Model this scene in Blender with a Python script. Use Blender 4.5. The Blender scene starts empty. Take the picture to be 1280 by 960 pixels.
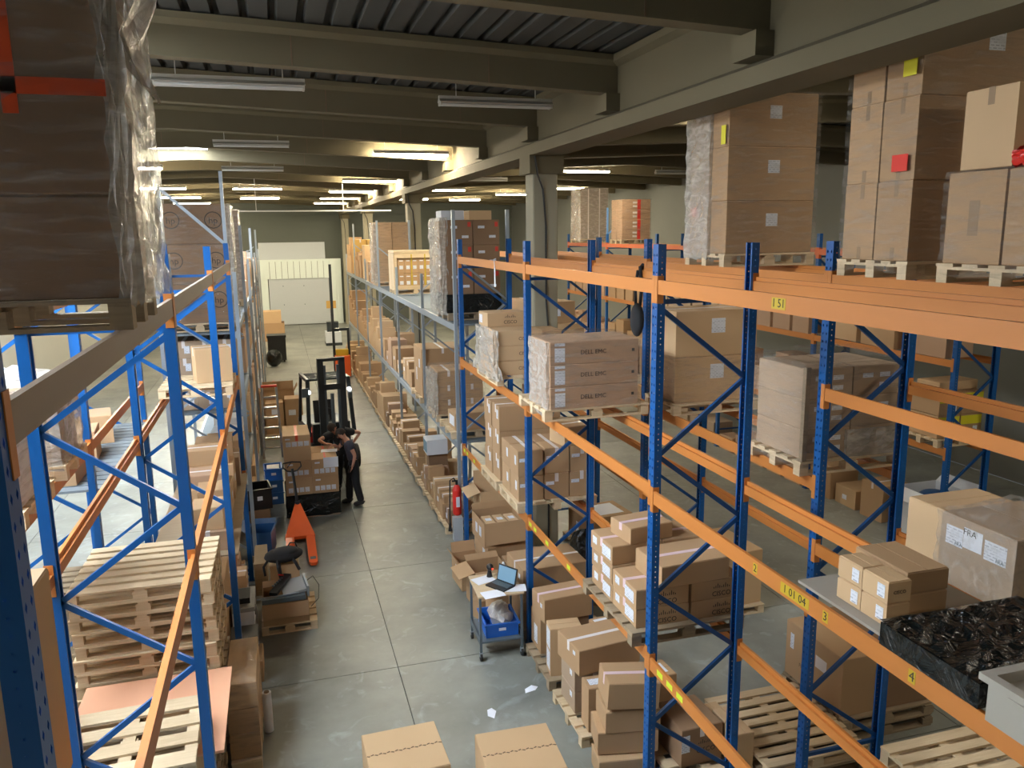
import bpy, bmesh, math, random
from mathutils import Vector, Matrix, Euler
random.seed(7)
sc = bpy.context.scene
COL = sc.collection
PI = math.pi
# ------------------------------------------------------------------ camera, world, exposure
cam = bpy.data.cameras.new('camera'); camo = bpy.data.objects.new('camera', cam); COL.objects.link(camo)
cam.sensor_width = 36; cam.lens = 28.125; cam.clip_start = .05; cam.clip_end = 200
Rm = Matrix(((0.95933146, 0.06457122, -0.27479757), (-0.28200229, 0.17589775, -0.94315147), (-0.01256416, 0.98228842, 0.18695348)))
camo.matrix_world = Matrix.Translation((0, 0, 5.8)) @ Rm.to_4x4()
sc.camera = camo
w = bpy.data.worlds.new('world'); sc.world = w; w.use_nodes = True
w.node_tree.nodes['Background'].inputs[0].default_value = (.75, .85, 1, 1)
w.node_tree.nodes['Background'].inputs[1].default_value = .6
sc.view_settings.view_transform = 'Standard'; sc.view_settings.look = 'None'
sc.view_settings.exposure = 0.0; sc.view_settings.gamma = 1
LAMP_E = 500.0      # brightness of the lit tubes
SKY_E = 42.0       # brightness of the translucent roof lights
WIN_E = 4.6        # light of the unseen windows added in the side wall
cy = sc.cycles
cy.use_denoising = True; cy.max_bounces = 6; cy.diffuse_bounces = 4; cy.glossy_bounces = 3
cy.transparent_max_bounces = 12; cy.transmission_bounces = 4; cy.sample_clamp_indirect = 4; cy.caustics_reflective = False; cy.caustics_refractive = False

# ------------------------------------------------------------------ materials
MAT = {}
def nmat(name):
    m = bpy.data.materials.new(name); m.use_nodes = True
    nt = m.node_tree; b = nt.nodes['Principled BSDF']; MAT[name] = m
    return m, nt, b
def N(nt, t, **k):
    n = nt.nodes.new(t)
    for a, v in k.items(): setattr(n, a, v)
    return n
def plain(name, col, rough=.5, metal=0., var=0., noise=0., nscale=8., col2=None, bump=0., stretch=(1, 1, 1)):
    """solid paint / board / plastic with object-to-object variation and fine mottling"""
    m, nt, b = nmat(name)
    b.inputs['Roughness'].default_value = rough; b.inputs['Metallic'].default_value = metal
    b.inputs['Base Color'].default_value = (*col, 1)
    L = nt.links
    if var or noise or col2:
        mix = N(nt, 'ShaderNodeMix', data_type='RGBA')
        c2 = col2 or tuple(c * .55 for c in col)
        mix.inputs['A'].default_value = (*col, 1); mix.inputs['B'].default_value = (*c2, 1)
        tc = N(nt, 'ShaderNodeTexCoord'); mp = N(nt, 'ShaderNodeMapping'); mp.inputs['Scale'].default_value = stretch
        L.new(tc.outputs['Object'], mp.inputs[0])
        oi = N(nt, 'ShaderNodeObjectInfo')
        ns = N(nt, 'ShaderNodeTexNoise', noise_dimensions='4D'); ns.inputs['Scale'].default_value = nscale; ns.inputs['Detail'].default_value = 5
        ml = N(nt, 'ShaderNodeMath', operation='MULTIPLY'); ml.inputs[1].default_value = 37.
        L.new(oi.outputs['Random'], ml.inputs[0]); L.new(ml.outputs[0], ns.inputs['W']); L.new(mp.outputs[0], ns.inputs['Vector'])
        a = N(nt, 'ShaderNodeMath', operation='MULTIPLY_ADD'); a.inputs[1].default_value = noise * 2; a.inputs[2].default_value = -noise
        L.new(ns.outputs[0], a.inputs[0])
        v = N(nt, 'ShaderNodeMath', operation='MULTIPLY'); v.inputs[1].default_value = var
        L.new(oi.outputs['Random'], v.inputs[0])
        s = N(nt, 'ShaderNodeMath', operation='ADD', use_clamp=True); L.new(a.outputs[0], s.inputs[0]); L.new(v.outputs[0], s.inputs[1])
        L.new(s.outputs[0], mix.inputs['Factor']); L.new(mix.outputs['Result'], b.inputs['Base Color'])
        if bump:
            bp = N(nt, 'ShaderNodeBump'); bp.inputs['Strength'].default_value = bump; bp.inputs['Distance'].default_value = .02
            L.new(ns.outputs[0], bp.inputs['Height']); L.new(bp.outputs[0], b.inputs['Normal'])
    return m
plain('card', (.50, .315, .165), .75, var=.55, noise=.15, nscale=3, col2=(.34, .205, .105))
plain('card_light', (.60, .40, .22), .75, var=.35, noise=.15, nscale=3, col2=(.46, .29, .15))
plain('card_dark', (.26, .155, .085), .8, var=.3, noise=.2, nscale=3, col2=(.17, .10, .06))
plain('card_yellow', (.62, .38, .10), .75, var=.3, noise=.12, nscale=3, col2=(.5, .29, .08))
plain('card_pink', (.47, .30, .19), .75, var=.3, noise=.12, nscale=3, col2=(.38, .235, .14))
plain('card_grey', (.42, .30, .20), .75, var=.3, noise=.12, nscale=3, col2=(.33, .235, .155))
plain('white_board', (.74, .76, .80), .6, var=.15, noise=.05)
plain('wood', (.72, .56, .36), .8, var=.5, noise=.35, nscale=6, col2=(.46, .33, .19), bump=.25, stretch=(.6, 9, 9))
plain('wood_old', (.36, .27, .17), .85, var=.5, noise=.4, nscale=6, col2=(.17, .125, .08), bump=.3, stretch=(.6, 9, 9))
plain('blue', (.002, .085, .30), .38, var=.12, noise=.25, nscale=2.5, col2=(.002, .055, .20))
plain('blue_dark', (.003, .06, .21), .42, var=.1, noise=.2, nscale=3, col2=(.003, .03, .12))
plain('light_blue', (.10, .24, .52), .4)
plain('orange', (.55, .195, .042), .45, var=.15, noise=.25, nscale=3, col2=(.42, .145, .03), stretch=(4, .6, 4))
plain('beam_taupe', (.25, .185, .13), .38, var=.1, noise=.25, nscale=3, col2=(.18, .13, .09), stretch=(4, .6, 4))
plain('red_orange', (.60, .12, .03), .45, var=.1, noise=.15)
plain('galv', (.34, .39, .44), .42, .35, var=.1, noise=.3, nscale=6, col2=(.22, .26, .30))
plain('deck_grey', (.17, .20, .22), .8, 0, noise=.2, nscale=4)
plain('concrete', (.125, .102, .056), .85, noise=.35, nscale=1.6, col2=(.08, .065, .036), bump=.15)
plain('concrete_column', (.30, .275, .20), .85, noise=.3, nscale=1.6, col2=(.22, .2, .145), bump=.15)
plain('roof_steel', (.05, .05, .044), .7, .1, noise=.4, nscale=5, col2=(.026, .026, .022), stretch=(1, .2, 1))
plain('wall_paint', (.52, .52, .48), .8, noise=.2, nscale=1.2, col2=(.42, .42, .39))
plain('wall_dark', (.105, .115, .095), .7, noise=.2, nscale=2)
plain('wall_grey', (.19, .195, .18), .8, noise=.25, nscale=1.0, col2=(.13, .13, .12))
plain('cladding', (.72, .79, .74), .5, noise=.08)
plain('door_grey', (.50, .53, .55), .5, noise=.08)
plain('tape', (.78, .72, .70), .3); plain('tape_pink', (.74, .55, .58), .35); plain('tape_brown', (.30, .19, .10), .35)
plain('tape_red', (.62, .07, .015), .4); plain('red', (.72, .03, .02), .35); plain('red_print', (.62, .05, .03), .5)
plain('yellow', (.80, .72, .03), .5); plain('lime', (.62, .80, .04), .5); plain('yellow_band', (.55, .38, .02), .5)
plain('black_plastic', (.012, .012, .013), .4); plain('black_cloth', (.014, .014, .016), .85, noise=.2); plain('ink', (.03, .025, .02), .7)
plain('ink_soft', (.16, .105, .06), .8)
plain('truck_dark', (.022, .03, .036), .38); plain('truck_grey', (.10, .13, .15), .4); plain('rubber', (.02, .02, .02), .8)
plain('forklift_orange', (.86, .13, .025), .35, noise=.15, nscale=3); plain('chrome', (.6, .6, .6), .2, .9)
plain('salmon_board', (.78, .40, .24), .6, noise=.2, nscale=1.5, col2=(.66, .32, .19))
plain('bin_blue', (.015, .13, .55), .4); plain('bin_navy', (.02, .08, .22), .45); plain('crate_grey', (.36, .33, .28), .5)
plain('paper', (.80, .82, .88), .6); plain('screen', (.22, .38, .50), .25); plain('skin', (.50, .25, .165), .6); plain('hair', (.03, .019, .013), .95, noise=.3, nscale=30)
plain('tee_grey', (.045, .045, .062), .85, noise=.2, nscale=9); plain('tee_black', (.012, .012, .014), .85); plain('trousers', (.012, .013, .016), .85)
plain('machine_white', (.72, .76, .82), .4); plain('machine_grey', (.33, .34, .34), .5)
plain('lamp_housing', (.55, .53, .47), .5); plain('tube_off', (.62, .62, .60), .4); plain('cable', (.03, .03, .03), .6)

def emit(name, col, e):
    m, nt, b = nmat(name)
    b.inputs['Base Color'].default_value = (*col, 1); b.inputs['Emission Color'].default_value = (*col, 1); b.inputs['Emission Strength'].default_value = e
emit('tube_lit', (1, .86, .60), LAMP_E); emit('tube_cool', (1, .90, .72), LAMP_E * .34); emit('skylight', (.80, .90, 1), SKY_E); emit('window_light', (1, .97, .92), WIN_E)
emit('headlight', (.9, .95, 1), 3.); emit('led', (1, .05, .02), 3.)

def film_mat(name, tint, keep, rough, streak, base=.34):
    """thin glossy stretch film: mostly see-through, with streaky folds"""
    m = bpy.data.materials.new(name); m.use_nodes = True; MAT[name] = m
    nt = m.node_tree; nt.nodes.clear(); L = nt.links
    out = N(nt, 'ShaderNodeOutputMaterial'); tr = N(nt, 'ShaderNodeBsdfTransparent'); tr.inputs[0].default_value = (*tint, 1)
    pb = N(nt, 'ShaderNodeBsdfPrincipled'); pb.inputs['Base Color'].default_value = (base, base * .95, base * .87, 1); pb.inputs['Roughness'].default_value = rough
    tc = N(nt, 'ShaderNodeTexCoord'); mp = N(nt, 'ShaderNodeMapping'); mp.inputs['Scale'].default_value = streak
    L.new(tc.outputs['Object'], mp.inputs[0])
    ns = N(nt, 'ShaderNodeTexNoise'); ns.inputs['Scale'].default_value = 3.; ns.inputs['Detail'].default_value = 6; ns.inputs['Distortion'].default_value = .6
    L.new(mp.outputs[0], ns.inputs['Vector'])
    bp = N(nt, 'ShaderNodeBump'); bp.inputs['Strength'].default_value = .9; bp.inputs['Distance'].default_value = .05
    L.new(ns.outputs[0], bp.inputs['Height']); L.new(bp.outputs[0], pb.inputs['Normal'])
    cr = N(nt, 'ShaderNodeMapRange'); cr.inputs['From Min'].default_value = .45; cr.inputs['From Max'].default_value = .75
    cr.inputs['To Min'].default_value = keep; cr.inputs['To Max'].default_value = keep + .28
    L.new(ns.outputs[0], cr.inputs[0])
    mx = N(nt, 'ShaderNodeMixShader'); L.new(cr.outputs[0], mx.inputs[0]); L.new(tr.outputs[0], mx.inputs[1]); L.new(pb.outputs[0], mx.inputs[2])
    L.new(mx.outputs[0], out.inputs[0])
film_mat('film', (.97, .96, .95), .03, .17, (1.2, 1.2, 7), .55); film_mat('film_heavy', (.95, .94, .92), .38, .22, (2, 2, 5), .72); film_mat('film_white', (.95, .95, .95), .62, .3, (3, 3, 3), .85); film_mat('film_crumple', (.96, .95, .94), .10, .2, (4, 4, 4), .6)

# black foil
m, nt, b = nmat('black_film'); b.inputs['Base Color'].default_value = (.006, .008, .008, 1); b.inputs['Roughness'].default_value = .16
tc = N(nt, 'ShaderNodeTexCoord'); ns = N(nt, 'ShaderNodeTexNoise'); ns.inputs['Scale'].default_value = 5; ns.inputs['Detail'].default_value = 4; ns.inputs['Distortion'].default_value = 1.2
bp = N(nt, 'ShaderNodeBump'); bp.inputs['Strength'].default_value = 1; bp.inputs['Distance'].default_value = .06
nt.links.new(tc.outputs['Object'], ns.inputs['Vector']); nt.links.new(ns.outputs[0], bp.inputs['Height']); nt.links.new(bp.outputs[0], b.inputs['Normal'])
# printed sheet: white with grey text bars
m, nt, b = nmat('label'); b.inputs['Roughness'].default_value = .5
tc = N(nt, 'ShaderNodeTexCoord'); br = N(nt, 'ShaderNodeTexBrick'); br.inputs['Scale'].default_value = 1
br.inputs['Color1'].default_value = (.70, .72, .78, 1); br.inputs['Color2'].default_value = (.36, .37, .42, 1); br.inputs['Mortar'].default_value = (.76, .78, .84, 1)
br.inputs['Brick Width'].default_value = .05; br.inputs['Row Height'].default_value = .022; br.inputs['Mortar Size'].default_value = .0075
nt.links.new(tc.outputs['Object'], br.inputs['Vector']); nt.links.new(br.outputs['Color'], b.inputs['Base Color'])
# floor: worn power-floated concrete
m, nt, b = nmat('floor_slab'); L = nt.links
tc = N(nt, 'ShaderNodeNewGeometry')
n1 = N(nt, 'ShaderNodeTexNoise'); n1.inputs['Scale'].default_value = .55; n1.inputs['Detail'].default_value = 8; n1.inputs['Roughness'].default_value = .62
n2 = N(nt, 'ShaderNodeTexNoise'); n2.inputs['Scale'].default_value = 3.2; n2.inputs['Detail'].default_value = 7; n2.inputs['Distortion'].default_value = 1.2
L.new(tc.outputs['Position'], n1.inputs['Vector']); L.new(tc.outputs['Position'], n2.inputs['Vector'])
r1 = N(nt, 'ShaderNodeValToRGB'); r1.color_ramp.elements[0].position = .33; r1.color_ramp.elements[0].color = (.165, .172, .155, 1)
r1.color_ramp.elements[1].position = .68; r1.color_ramp.elements[1].color = (.31, .315, .275, 1)
r2 = N(nt, 'ShaderNodeValToRGB'); r2.color_ramp.elements[0].position = .57; r2.color_ramp.elements[0].color = (0, 0, 0, 1); r2.color_ramp.elements[1].position = .75; r2.color_ramp.elements[1].color = (.5, .5, .5, 1)
L.new(n1.outputs[0], r1.inputs[0]); L.new(n2.outputs[0], r2.inputs[0])
mx = N(nt, 'ShaderNodeMix', data_type='RGBA'); mx.inputs['B'].default_value = (.42, .45, .46, 1)
L.new(r2.outputs[0], mx.inputs['Factor']); L.new(r1.outputs[0], mx.inputs['A']); L.new(mx.outputs['Result'], b.inputs['Base Color'])
rr = N(nt, 'ShaderNodeMapRange'); rr.inputs['To Min'].default_value = .30; rr.inputs['To Max'].default_value = .55
L.new(n2.outputs[0], rr.inputs[0]); L.new(rr.outputs[0], b.inputs['Roughness'])
plain('joint', (.06, .06, .055), .9)

# ------------------------------------------------------------------ mesh helpers
def link(name, me, mat=None, parent=None, loc=(0, 0, 0), rot=(0, 0, 0)):
    o = bpy.data.objects.new(name, me); COL.objects.link(o)
    if mat and me is not None and not me.materials: me.materials.append(MAT[mat])
    o.location = loc; o.rotation_euler = rot
    if parent: o.parent = parent
    return o
def tag(o, label, cat, group=None, kind=None):
    o['label'] = label; o['category'] = cat
    if group: o['group'] = group
    if kind: o['kind'] = kind
    return o
def empty(name, loc, label, cat, rot=0, group=None, kind=None):
    o = bpy.data.objects.new(name, None); COL.objects.link(o); o.location = loc; o.rotation_euler = (0, 0, rot); o.empty_display_size = .1
    return tag(o, label, cat, group, kind)
BOXF = [(0, 3, 2, 1), (4, 5, 6, 7), (0, 1, 5, 4), (1, 2, 6, 5), (2, 3, 7, 6), (3, 0, 4, 7)]
class MB:
    def __init__(s): s.v = []; s.f = []
    def add(s, vs, fs):
        n = len(s.v); s.v += [tuple(v) for v in vs]; s.f += [tuple(i + n for i in f) for f in fs]; return s
    def box(s, x0, x1, y0, y1, z0, z1):
        return s.add([(x0, y0, z0), (x1, y0, z0), (x1, y1, z0), (x0, y1, z0), (x0, y0, z1), (x1, y0, z1), (x1, y1, z1), (x0, y1, z1)], BOXF)
    def obox(s, c, d, rot=(0, 0, 0)):
        M = Matrix.Translation(c) @ Euler(rot).to_matrix().to_4x4()
        a, b, e = d[0] / 2, d[1] / 2, d[2] / 2
        return s.add([M @ Vector(p) for p in [(-a, -b, -e), (a, -b, -e), (a, b, -e), (-a, b, -e), (-a, -b, e), (a, -b, e), (a, b, e), (-a, b, e)]], BOXF)
    def bar(s, p, q, w, h, up=(0, 0, 1)):
        p, q = Vector(p), Vector(q); d = (q - p).normalized(); u = Vector(up)
        if abs(d.dot(u)) > .98: u = Vector((1, 0, 0))
        r = d.cross(u).normalized(); u = r.cross(d)
        vs = [c + r * a * w / 2 + u * b * h / 2 for c in (p, q) for a, b in ((-1, -1), (1, -1), (1, 1), (-1, 1))]
        return s.add(vs, BOXF)
    def tube(s, pts, r, n=8, cap=True):
        pts = [Vector(p) for p in pts]; rs = r if isinstance(r, (list, tuple)) else [r] * len(pts)
        base = len(s.v); u = None
        for i, p in enumerate(pts):
            d = (pts[min(i + 1, len(pts) - 1)] - pts[max(i - 1, 0)]).normalized()
            if u is None:
                u = d.orthogonal().normalized()
            else:
                u = (u - d * u.dot(d)); u = u.normalized() if u.length > 1e-6 else d.orthogonal().normalized()
            w_ = d.cross(u)
            for k in range(n):
                a = 2 * PI * k / n; s.v.append(tuple(p + (u * math.cos(a) + w_ * math.sin(a)) * rs[i]))
        for i in range(len(pts) - 1):
            for k in range(n):
                a = base + i * n + k; b_ = base + i * n + (k + 1) % n; s.f.append((a, b_, b_ + n, a + n))
        if cap:
            s.f.append(tuple(base + k for k in reversed(range(n)))); s.f.append(tuple(base + (len(pts) - 1) * n + k for k in range(n)))
        return s
    def prism(s, poly, axis, a, b):
        """extrude a closed 2D polygon along an axis"""
        def P(u, v, t): return {'x': (t, u, v), 'y': (u, t, v), 'z': (u, v, t)}[axis]
        n = len(poly); vs = [P(u, v, a) for u, v in poly] + [P(u, v, b) for u, v in poly]
        fs = [tuple(range(n))[::-1], tuple(range(n, 2 * n))] + [(i, (i + 1) % n, (i + 1) % n + n, i + n) for i in range(n)]
        return s.add(vs, fs)
    def ball(s, c, r, n=12, m=8):
        rx, ry, rz = (r, r, r) if not isinstance(r, (list, tuple)) else r
        vs = []; fs = []
        for i in range(m + 1):
            t = PI * i / m
            for k in range(n):
                a = 2 * PI * k / n; vs.append((c[0] + rx * math.sin(t) * math.cos(a), c[1] + ry * math.sin(t) * math.sin(a), c[2] + rz * math.cos(t)))
        for i in range(m):
            for k in range(n): fs.append((i * n + k, (i + 1) * n + k, (i + 1) * n + (k + 1) % n, i * n + (k + 1) % n))
        return s.add(vs, fs)
    def mesh(s, name='mesh', smooth=False, fix=True):
        me = bpy.data.meshes.new(name); me.from_pydata(s.v, [], s.f); me.update()
        if fix:
            bm = bmesh.new(); bm.from_mesh(me); bmesh.ops.remove_doubles(bm, verts=bm.verts, dist=1e-6) if smooth else None
            bmesh.ops.recalc_face_normals(bm, faces=bm.faces); bm.to_mesh(me); bm.free()
        if smooth: me.polygons.foreach_set('use_smooth', [True] * len(me.polygons))
        return me
    def obj(s, name, mat, parent=None, loc=(0, 0, 0), rot=(0, 0, 0), smooth=False): return link(name, s.mesh(name, smooth), mat, parent, loc, rot)
def struct(o, label=None):
    o['kind'] = 'structure'; o['label'] = label or o.name.split('.')[0].replace('_', ' ') + ' of the warehouse hall'
    return o
CACHE = {}
def cached(key, fn):
    if key not in CACHE: CACHE[key] = fn()
    return CACHE[key]

def text_mesh(s, size):
    def mk():
        cu = bpy.data.curves.new('txt', 'FONT'); cu.body = s; cu.size = size; cu.align_x = 'CENTER'; cu.align_y = 'CENTER'; cu.extrude = .0006; cu.resolution_u = 2
        ob = bpy.data.objects.new('txt', cu); me = bpy.data.meshes.new_from_object(ob); bpy.data.objects.remove(ob); me.materials.clear(); return me
    return cached(('t', s, size), mk)
def face_matrix(face, sx, sy, sz, u, v, off=.0012):
    X, Y, Z = Vector((1, 0, 0)), Vector((0, 1, 0)), Vector((0, 0, 1))
    r, up, n, o = {'-x': (-Y, Z, -X, (-sx / 2, 0, sz / 2)), '+x': (Y, Z, X, (sx / 2, 0, sz / 2)), '-y': (X, Z, -Y, (0, -sy / 2, sz / 2)),
                   '+y': (-X, Z, Y, (0, sy / 2, sz / 2)), 'top': (X, Y, Z, (0, 0, sz))}[face]
    M = Matrix((r, up, n)).transposed().to_4x4(); M.translation = Vector(o) + r * u + up * v + n * off
    return M
def put(o, parent, M): o.parent = parent; o.matrix_basis = M; return o

# ------------------------------------------------------------------ cartons
def carton_mesh(sx, sy, sz, mat, axis, bev=.006):
    """chamfered box whose top is two flaps meeting at a recessed seam"""
    def mk():
        mb = MB(); a, b_ = sx / 2, sy / 2; e = min(bev, sz / 5); z1 = sz - .003
        vs = []
        for z, i in ((0, e), (e, 0), (z1 - e, 0), (z1, e)):
            vs += [(-a + i, -b_ + i, z), (a - i, -b_ + i, z), (a - i, b_ - i, z), (-a + i, b_ - i, z)]
        fs = [(3, 2, 1, 0), (12, 13, 14, 15)]
        for l in range(3):
            for k in range(4): fs.append((l * 4 + k, l * 4 + (k + 1) % 4, l * 4 + 4 + (k + 1) % 4, l * 4 + 4 + k))
        mb.add(vs, fs)
        g = .003; i = e
        if axis == 'x': mb.box(-a + i, a - i, -b_ + i, -g, z1, sz); mb.box(-a + i, a - i, g, b_ - i, z1, sz)
        else: mb.box(-a + i, -g, -b_ + i, b_ - i, z1, sz); mb.box(g, a - i, -b_ + i, b_ - i, z1, sz)
        me = mb.mesh('carton', fix=False); me.materials.append(MAT[mat]); return me
    return cached(('c', round(sx, 3), round(sy, 3), round(sz, 3), mat, axis), mk)
def tape_mesh(sx, sy, sz, axis, mat, wd=.055):
    def mk():
        mb = MB(); t = .0012; d = min(.12, sz * .45)
        if axis == 'x':
            mb.box(-sx / 2 - t, sx / 2 + t, -wd / 2, wd / 2, sz, sz + t)
            for s in (-1, 1): x = s * sx / 2; mb.box(min(x, x + s * t), max(x, x + s * t), -wd / 2, wd / 2, sz - d, sz)
        else:
            mb.box(-wd / 2, wd / 2, -sy / 2 - t, sy / 2 + t, sz, sz + t)
            for s in (-1, 1): y = s * sy / 2; mb.box(-wd / 2, wd / 2, min(y, y + s * t), max(y, y + s * t), sz - d, sz)
        me = mb.mesh('tape', fix=False); me.materials.append(MAT[mat]); return me
    return cached(('tp', round(sx, 3), round(sy, 3), round(sz, 3), axis, mat), mk)
def sheet_mesh(w_, h, mat):
    def mk():
        me = MB().box(-w_ / 2, w_ / 2, -h / 2, h / 2, 0, .0012).mesh('sheet', fix=False); me.materials.append(MAT[mat]); return me
    return cached(('s', round(w_, 3), round(h, 3), mat), mk)
def bars_logo(size):
    """row of upright bars of different height (network maker's emblem)"""
    def mk():
        mb = MB(); hs = (.35, .6, 1., .6, .35, .6, 1., .6, .35)
        for k, h in enumerate(hs):
            x = (k - 4) * size * .28; mb.box(x - size * .05, x + size * .05, 0, h * size * .6, 0, .0012)
        return mb.mesh('bars', fix=False)
    return cached(('bars', size), mk)
USED = set()
def uniq(l):
    assert len(l.split()) <= 16, l
    if l in USED: raise ValueError('label twice: ' + l)
    USED.add(l); return l
def carton(x, y, z, sx, sy, sz, label, rot=0., mat='card', tape=None, axis=None, labs=(), txt=(), group=None, tilt=(0, 0), cat='box', name='cardboard_box'):
    axis = axis or ('x' if sx >= sy else 'y')
    o = link(name, carton_mesh(sx, sy, sz, mat, axis), None, None, (x, y, z), (tilt[0], tilt[1], rot))
    tag(o, uniq(label), cat, group)
    if tape: link('packing_tape', tape_mesh(sx, sy, sz, axis, tape), None, o)
    for l in labs:
        fc, u, v, w_, h = l[:5]; mt = l[5] if len(l) > 5 else 'label'
        put(link('shipping_label' if mt in ('label', 'paper') else 'sticker', sheet_mesh(w_, h, mt)), o, face_matrix(fc, sx, sy, sz, u, v))
    for t in txt:
        fc, u, v, size, s = t[:5]; mt = t[5] if len(t) > 5 else 'ink'
        if s == 'BARS':
            me = bars_logo(size).copy(); me.materials.append(MAT[mt]); p = link('printed_emblem', me)
        else:
            me = text_mesh(s, size).copy(); me.materials.append(MAT[mt]); p = link('printed_lettering', me)
        put(p, o, face_matrix(fc, sx, sy, sz, u, v, .002))
    return o
def words(n, near='near', far='far'):
    return {1: [''], 2: [near, far], 3: [near, 'middle', far]}.get(n) or [near] + ['second', 'third', 'fourth', 'fifth', 'sixth'][:n - 2] + [far]
def layers(n):
    return {1: [''], 2: ['bottom', 'top'], 3: ['bottom', 'middle', 'top']}.get(n) or (['bottom'] + ['second', 'third', 'fourth', 'fifth', 'sixth', 'seventh', 'eighth'][:n - 2] + ['top'])
def stack(where, x0, y0, z, nx, ny, nz, dx, dy, dz, mat='card', tape=None, labs=(), txt=(), side=1, jit=.0, skip=(), adj='brown', gap=.004, axis=None, group=None):
    """a grid of cartons; side=1: x grows away from the aisle"""
    wx = words(nx, 'aisle-side', 'inner'); wy = words(ny); wz = layers(nz)
    if side < 0: wx = wx[::-1]
    for k in range(nz):
        for j in range(ny):
            for i in range(nx):
                if (i, j, k) in skip: continue
                pos = ' '.join(q for q in ((wz[k] + ' layer') if wz[k] else '', wy[j], wx[i]) if q)
                lab = f'{adj} carton, {pos}, {where}' if pos else f'{adj} carton, {where}'
                jit_ = min(jit, .008); jx, jy, jr = (random.uniform(-jit_, jit_) for _ in range(3)); jr *= .6; gp = gap + jit_ * (2 + .7 * max(dx, dy))
                carton(x0 + (i + .5) * dx + jx, y0 + (j + .5) * dy + jy, z + k * dz, dx - gp, dy - gp, dz - .001, lab, jr, mat, tape, axis, labs, txt, group or 'cartons, ' + where)
def open_box(x, y, z, sx, sy, sz, label, rot=0., mat='card', flaps=((1, 0), (1, 0), (1, 0), (1, 0)), inner=None, labs=()):
    """carton standing open: four walls, base and four flaps folded out by an angle"""
    t = .006; mb = MB(); a, b_ = sx / 2, sy / 2
    mb.box(-a, a, -b_, b_, 0, t); mb.box(-a, -a + t, -b_, b_, t, sz); mb.box(a - t, a, -b_, b_, t, sz); mb.box(-a + t, a - t, -b_, -b_ + t, t, sz); mb.box(-a + t, a - t, b_ - t, b_, t, sz)
    o = mb.obj('open_cardboard_box', mat, None, (x, y, z), (0, 0, rot)); tag(o, uniq(label), 'box', None)
    for k, (ln, ang) in enumerate(flaps):
        if not ln: continue
        w_ = (sx if k < 2 else sy) - .004; d = (sy if k < 2 else sx) * .48 * ln
        f = link('flap', cached(('fl', round(w_, 3), round(d, 3)), lambda: MB().box(-w_ / 2, w_ / 2, 0, d, -t / 2, t / 2).mesh('flap', fix=False)).copy(), mat, o)
        rz, c = [(PI, (0, -b_, sz)), (0, (0, b_, sz)), (PI / 2, (-a, 0, sz)), (-PI / 2, (a, 0, sz))][k]
        f.matrix_basis = Matrix.Translation(c) @ Matrix.Rotation(rz, 4, 'Z') @ Matrix.Rotation(math.radians(ang), 4, 'X')
    for l in labs:
        put(link('shipping_label', sheet_mesh(l[3], l[4], 'label')), o, face_matrix(l[0], sx, sy, sz, l[1], l[2]))
    return o

# ------------------------------------------------------------------ pallets
def plank(lx, ly, lz):
    return cached(('pl', round(lx, 3), round(ly, 3), round(lz, 3)), lambda: MB().box(-lx / 2, lx / 2, -ly / 2, ly / 2, 0, lz).mesh('plank', fix=False))
def pallet(x, y, z, label, lx=1.2, ly=.8, rot=0., mat='wood', nb=5, group=None, simple=False, slats='x'):
    """deck boards run along x, stringers across; x, y is the centre, z the underside; 0.144 high"""
    o = empty('wooden_pallet', (x, y, z), uniq(label), 'pallet', rot, group)
    me_ = {}
    def pc(nm, d, c):
        k = (nm,) + d
        me = cached(('plm', mat) + tuple(round(q, 3) for q in d), lambda: plank(*d).copy())
        link(nm, me, mat, o, c)
    if simple:
        mb = MB(); 
        for i in range(nb): yy = -ly / 2 + (ly / nb) * (i + .5); mb.box(-lx / 2, lx / 2, yy - ly / nb * .38, yy + ly / nb * .38, .122, .144)
        for xx in (-lx / 2 + .05, 0, lx / 2 - .05):
            mb.box(xx - .05, xx + .05, -ly / 2, ly / 2, .1, .121)
            for yy in (-ly / 2 + .05, 0, ly / 2 - .05): mb.box(xx - .07, xx + .07, yy - .05, yy + .05, .022, .099)
        for yy in (-ly / 2 + .05, 0, ly / 2 - .05): mb.box(-lx / 2, lx / 2, yy - .05, yy + .05, 0, .021)
        p = mb.obj('pallet_frame', mat, o); return o
    bw = ly / nb * .66
    for i in range(nb): pc('deck_board', (lx, bw if i not in (0, nb - 1) else min(bw * 1.15, ly / nb * .92), .022), (0, -ly / 2 + bw / 2 + (ly - bw) * i / (nb - 1), .122))
    for xx in (-lx / 2 + .05, 0, lx / 2 - .05):
        pc('stringer_board', (.1, ly, .022), (xx, 0, .1))
        for yy in (-ly / 2 + .05, 0, ly / 2 - .05): pc('block', (.14 if xx == 0 else .1, .1, .078), (xx, yy, .022))
    for yy in (-ly / 2 + .05, 0, ly / 2 - .05): pc('bottom_board', (lx, .1, .022), (0, yy, 0))
    return o

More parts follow.
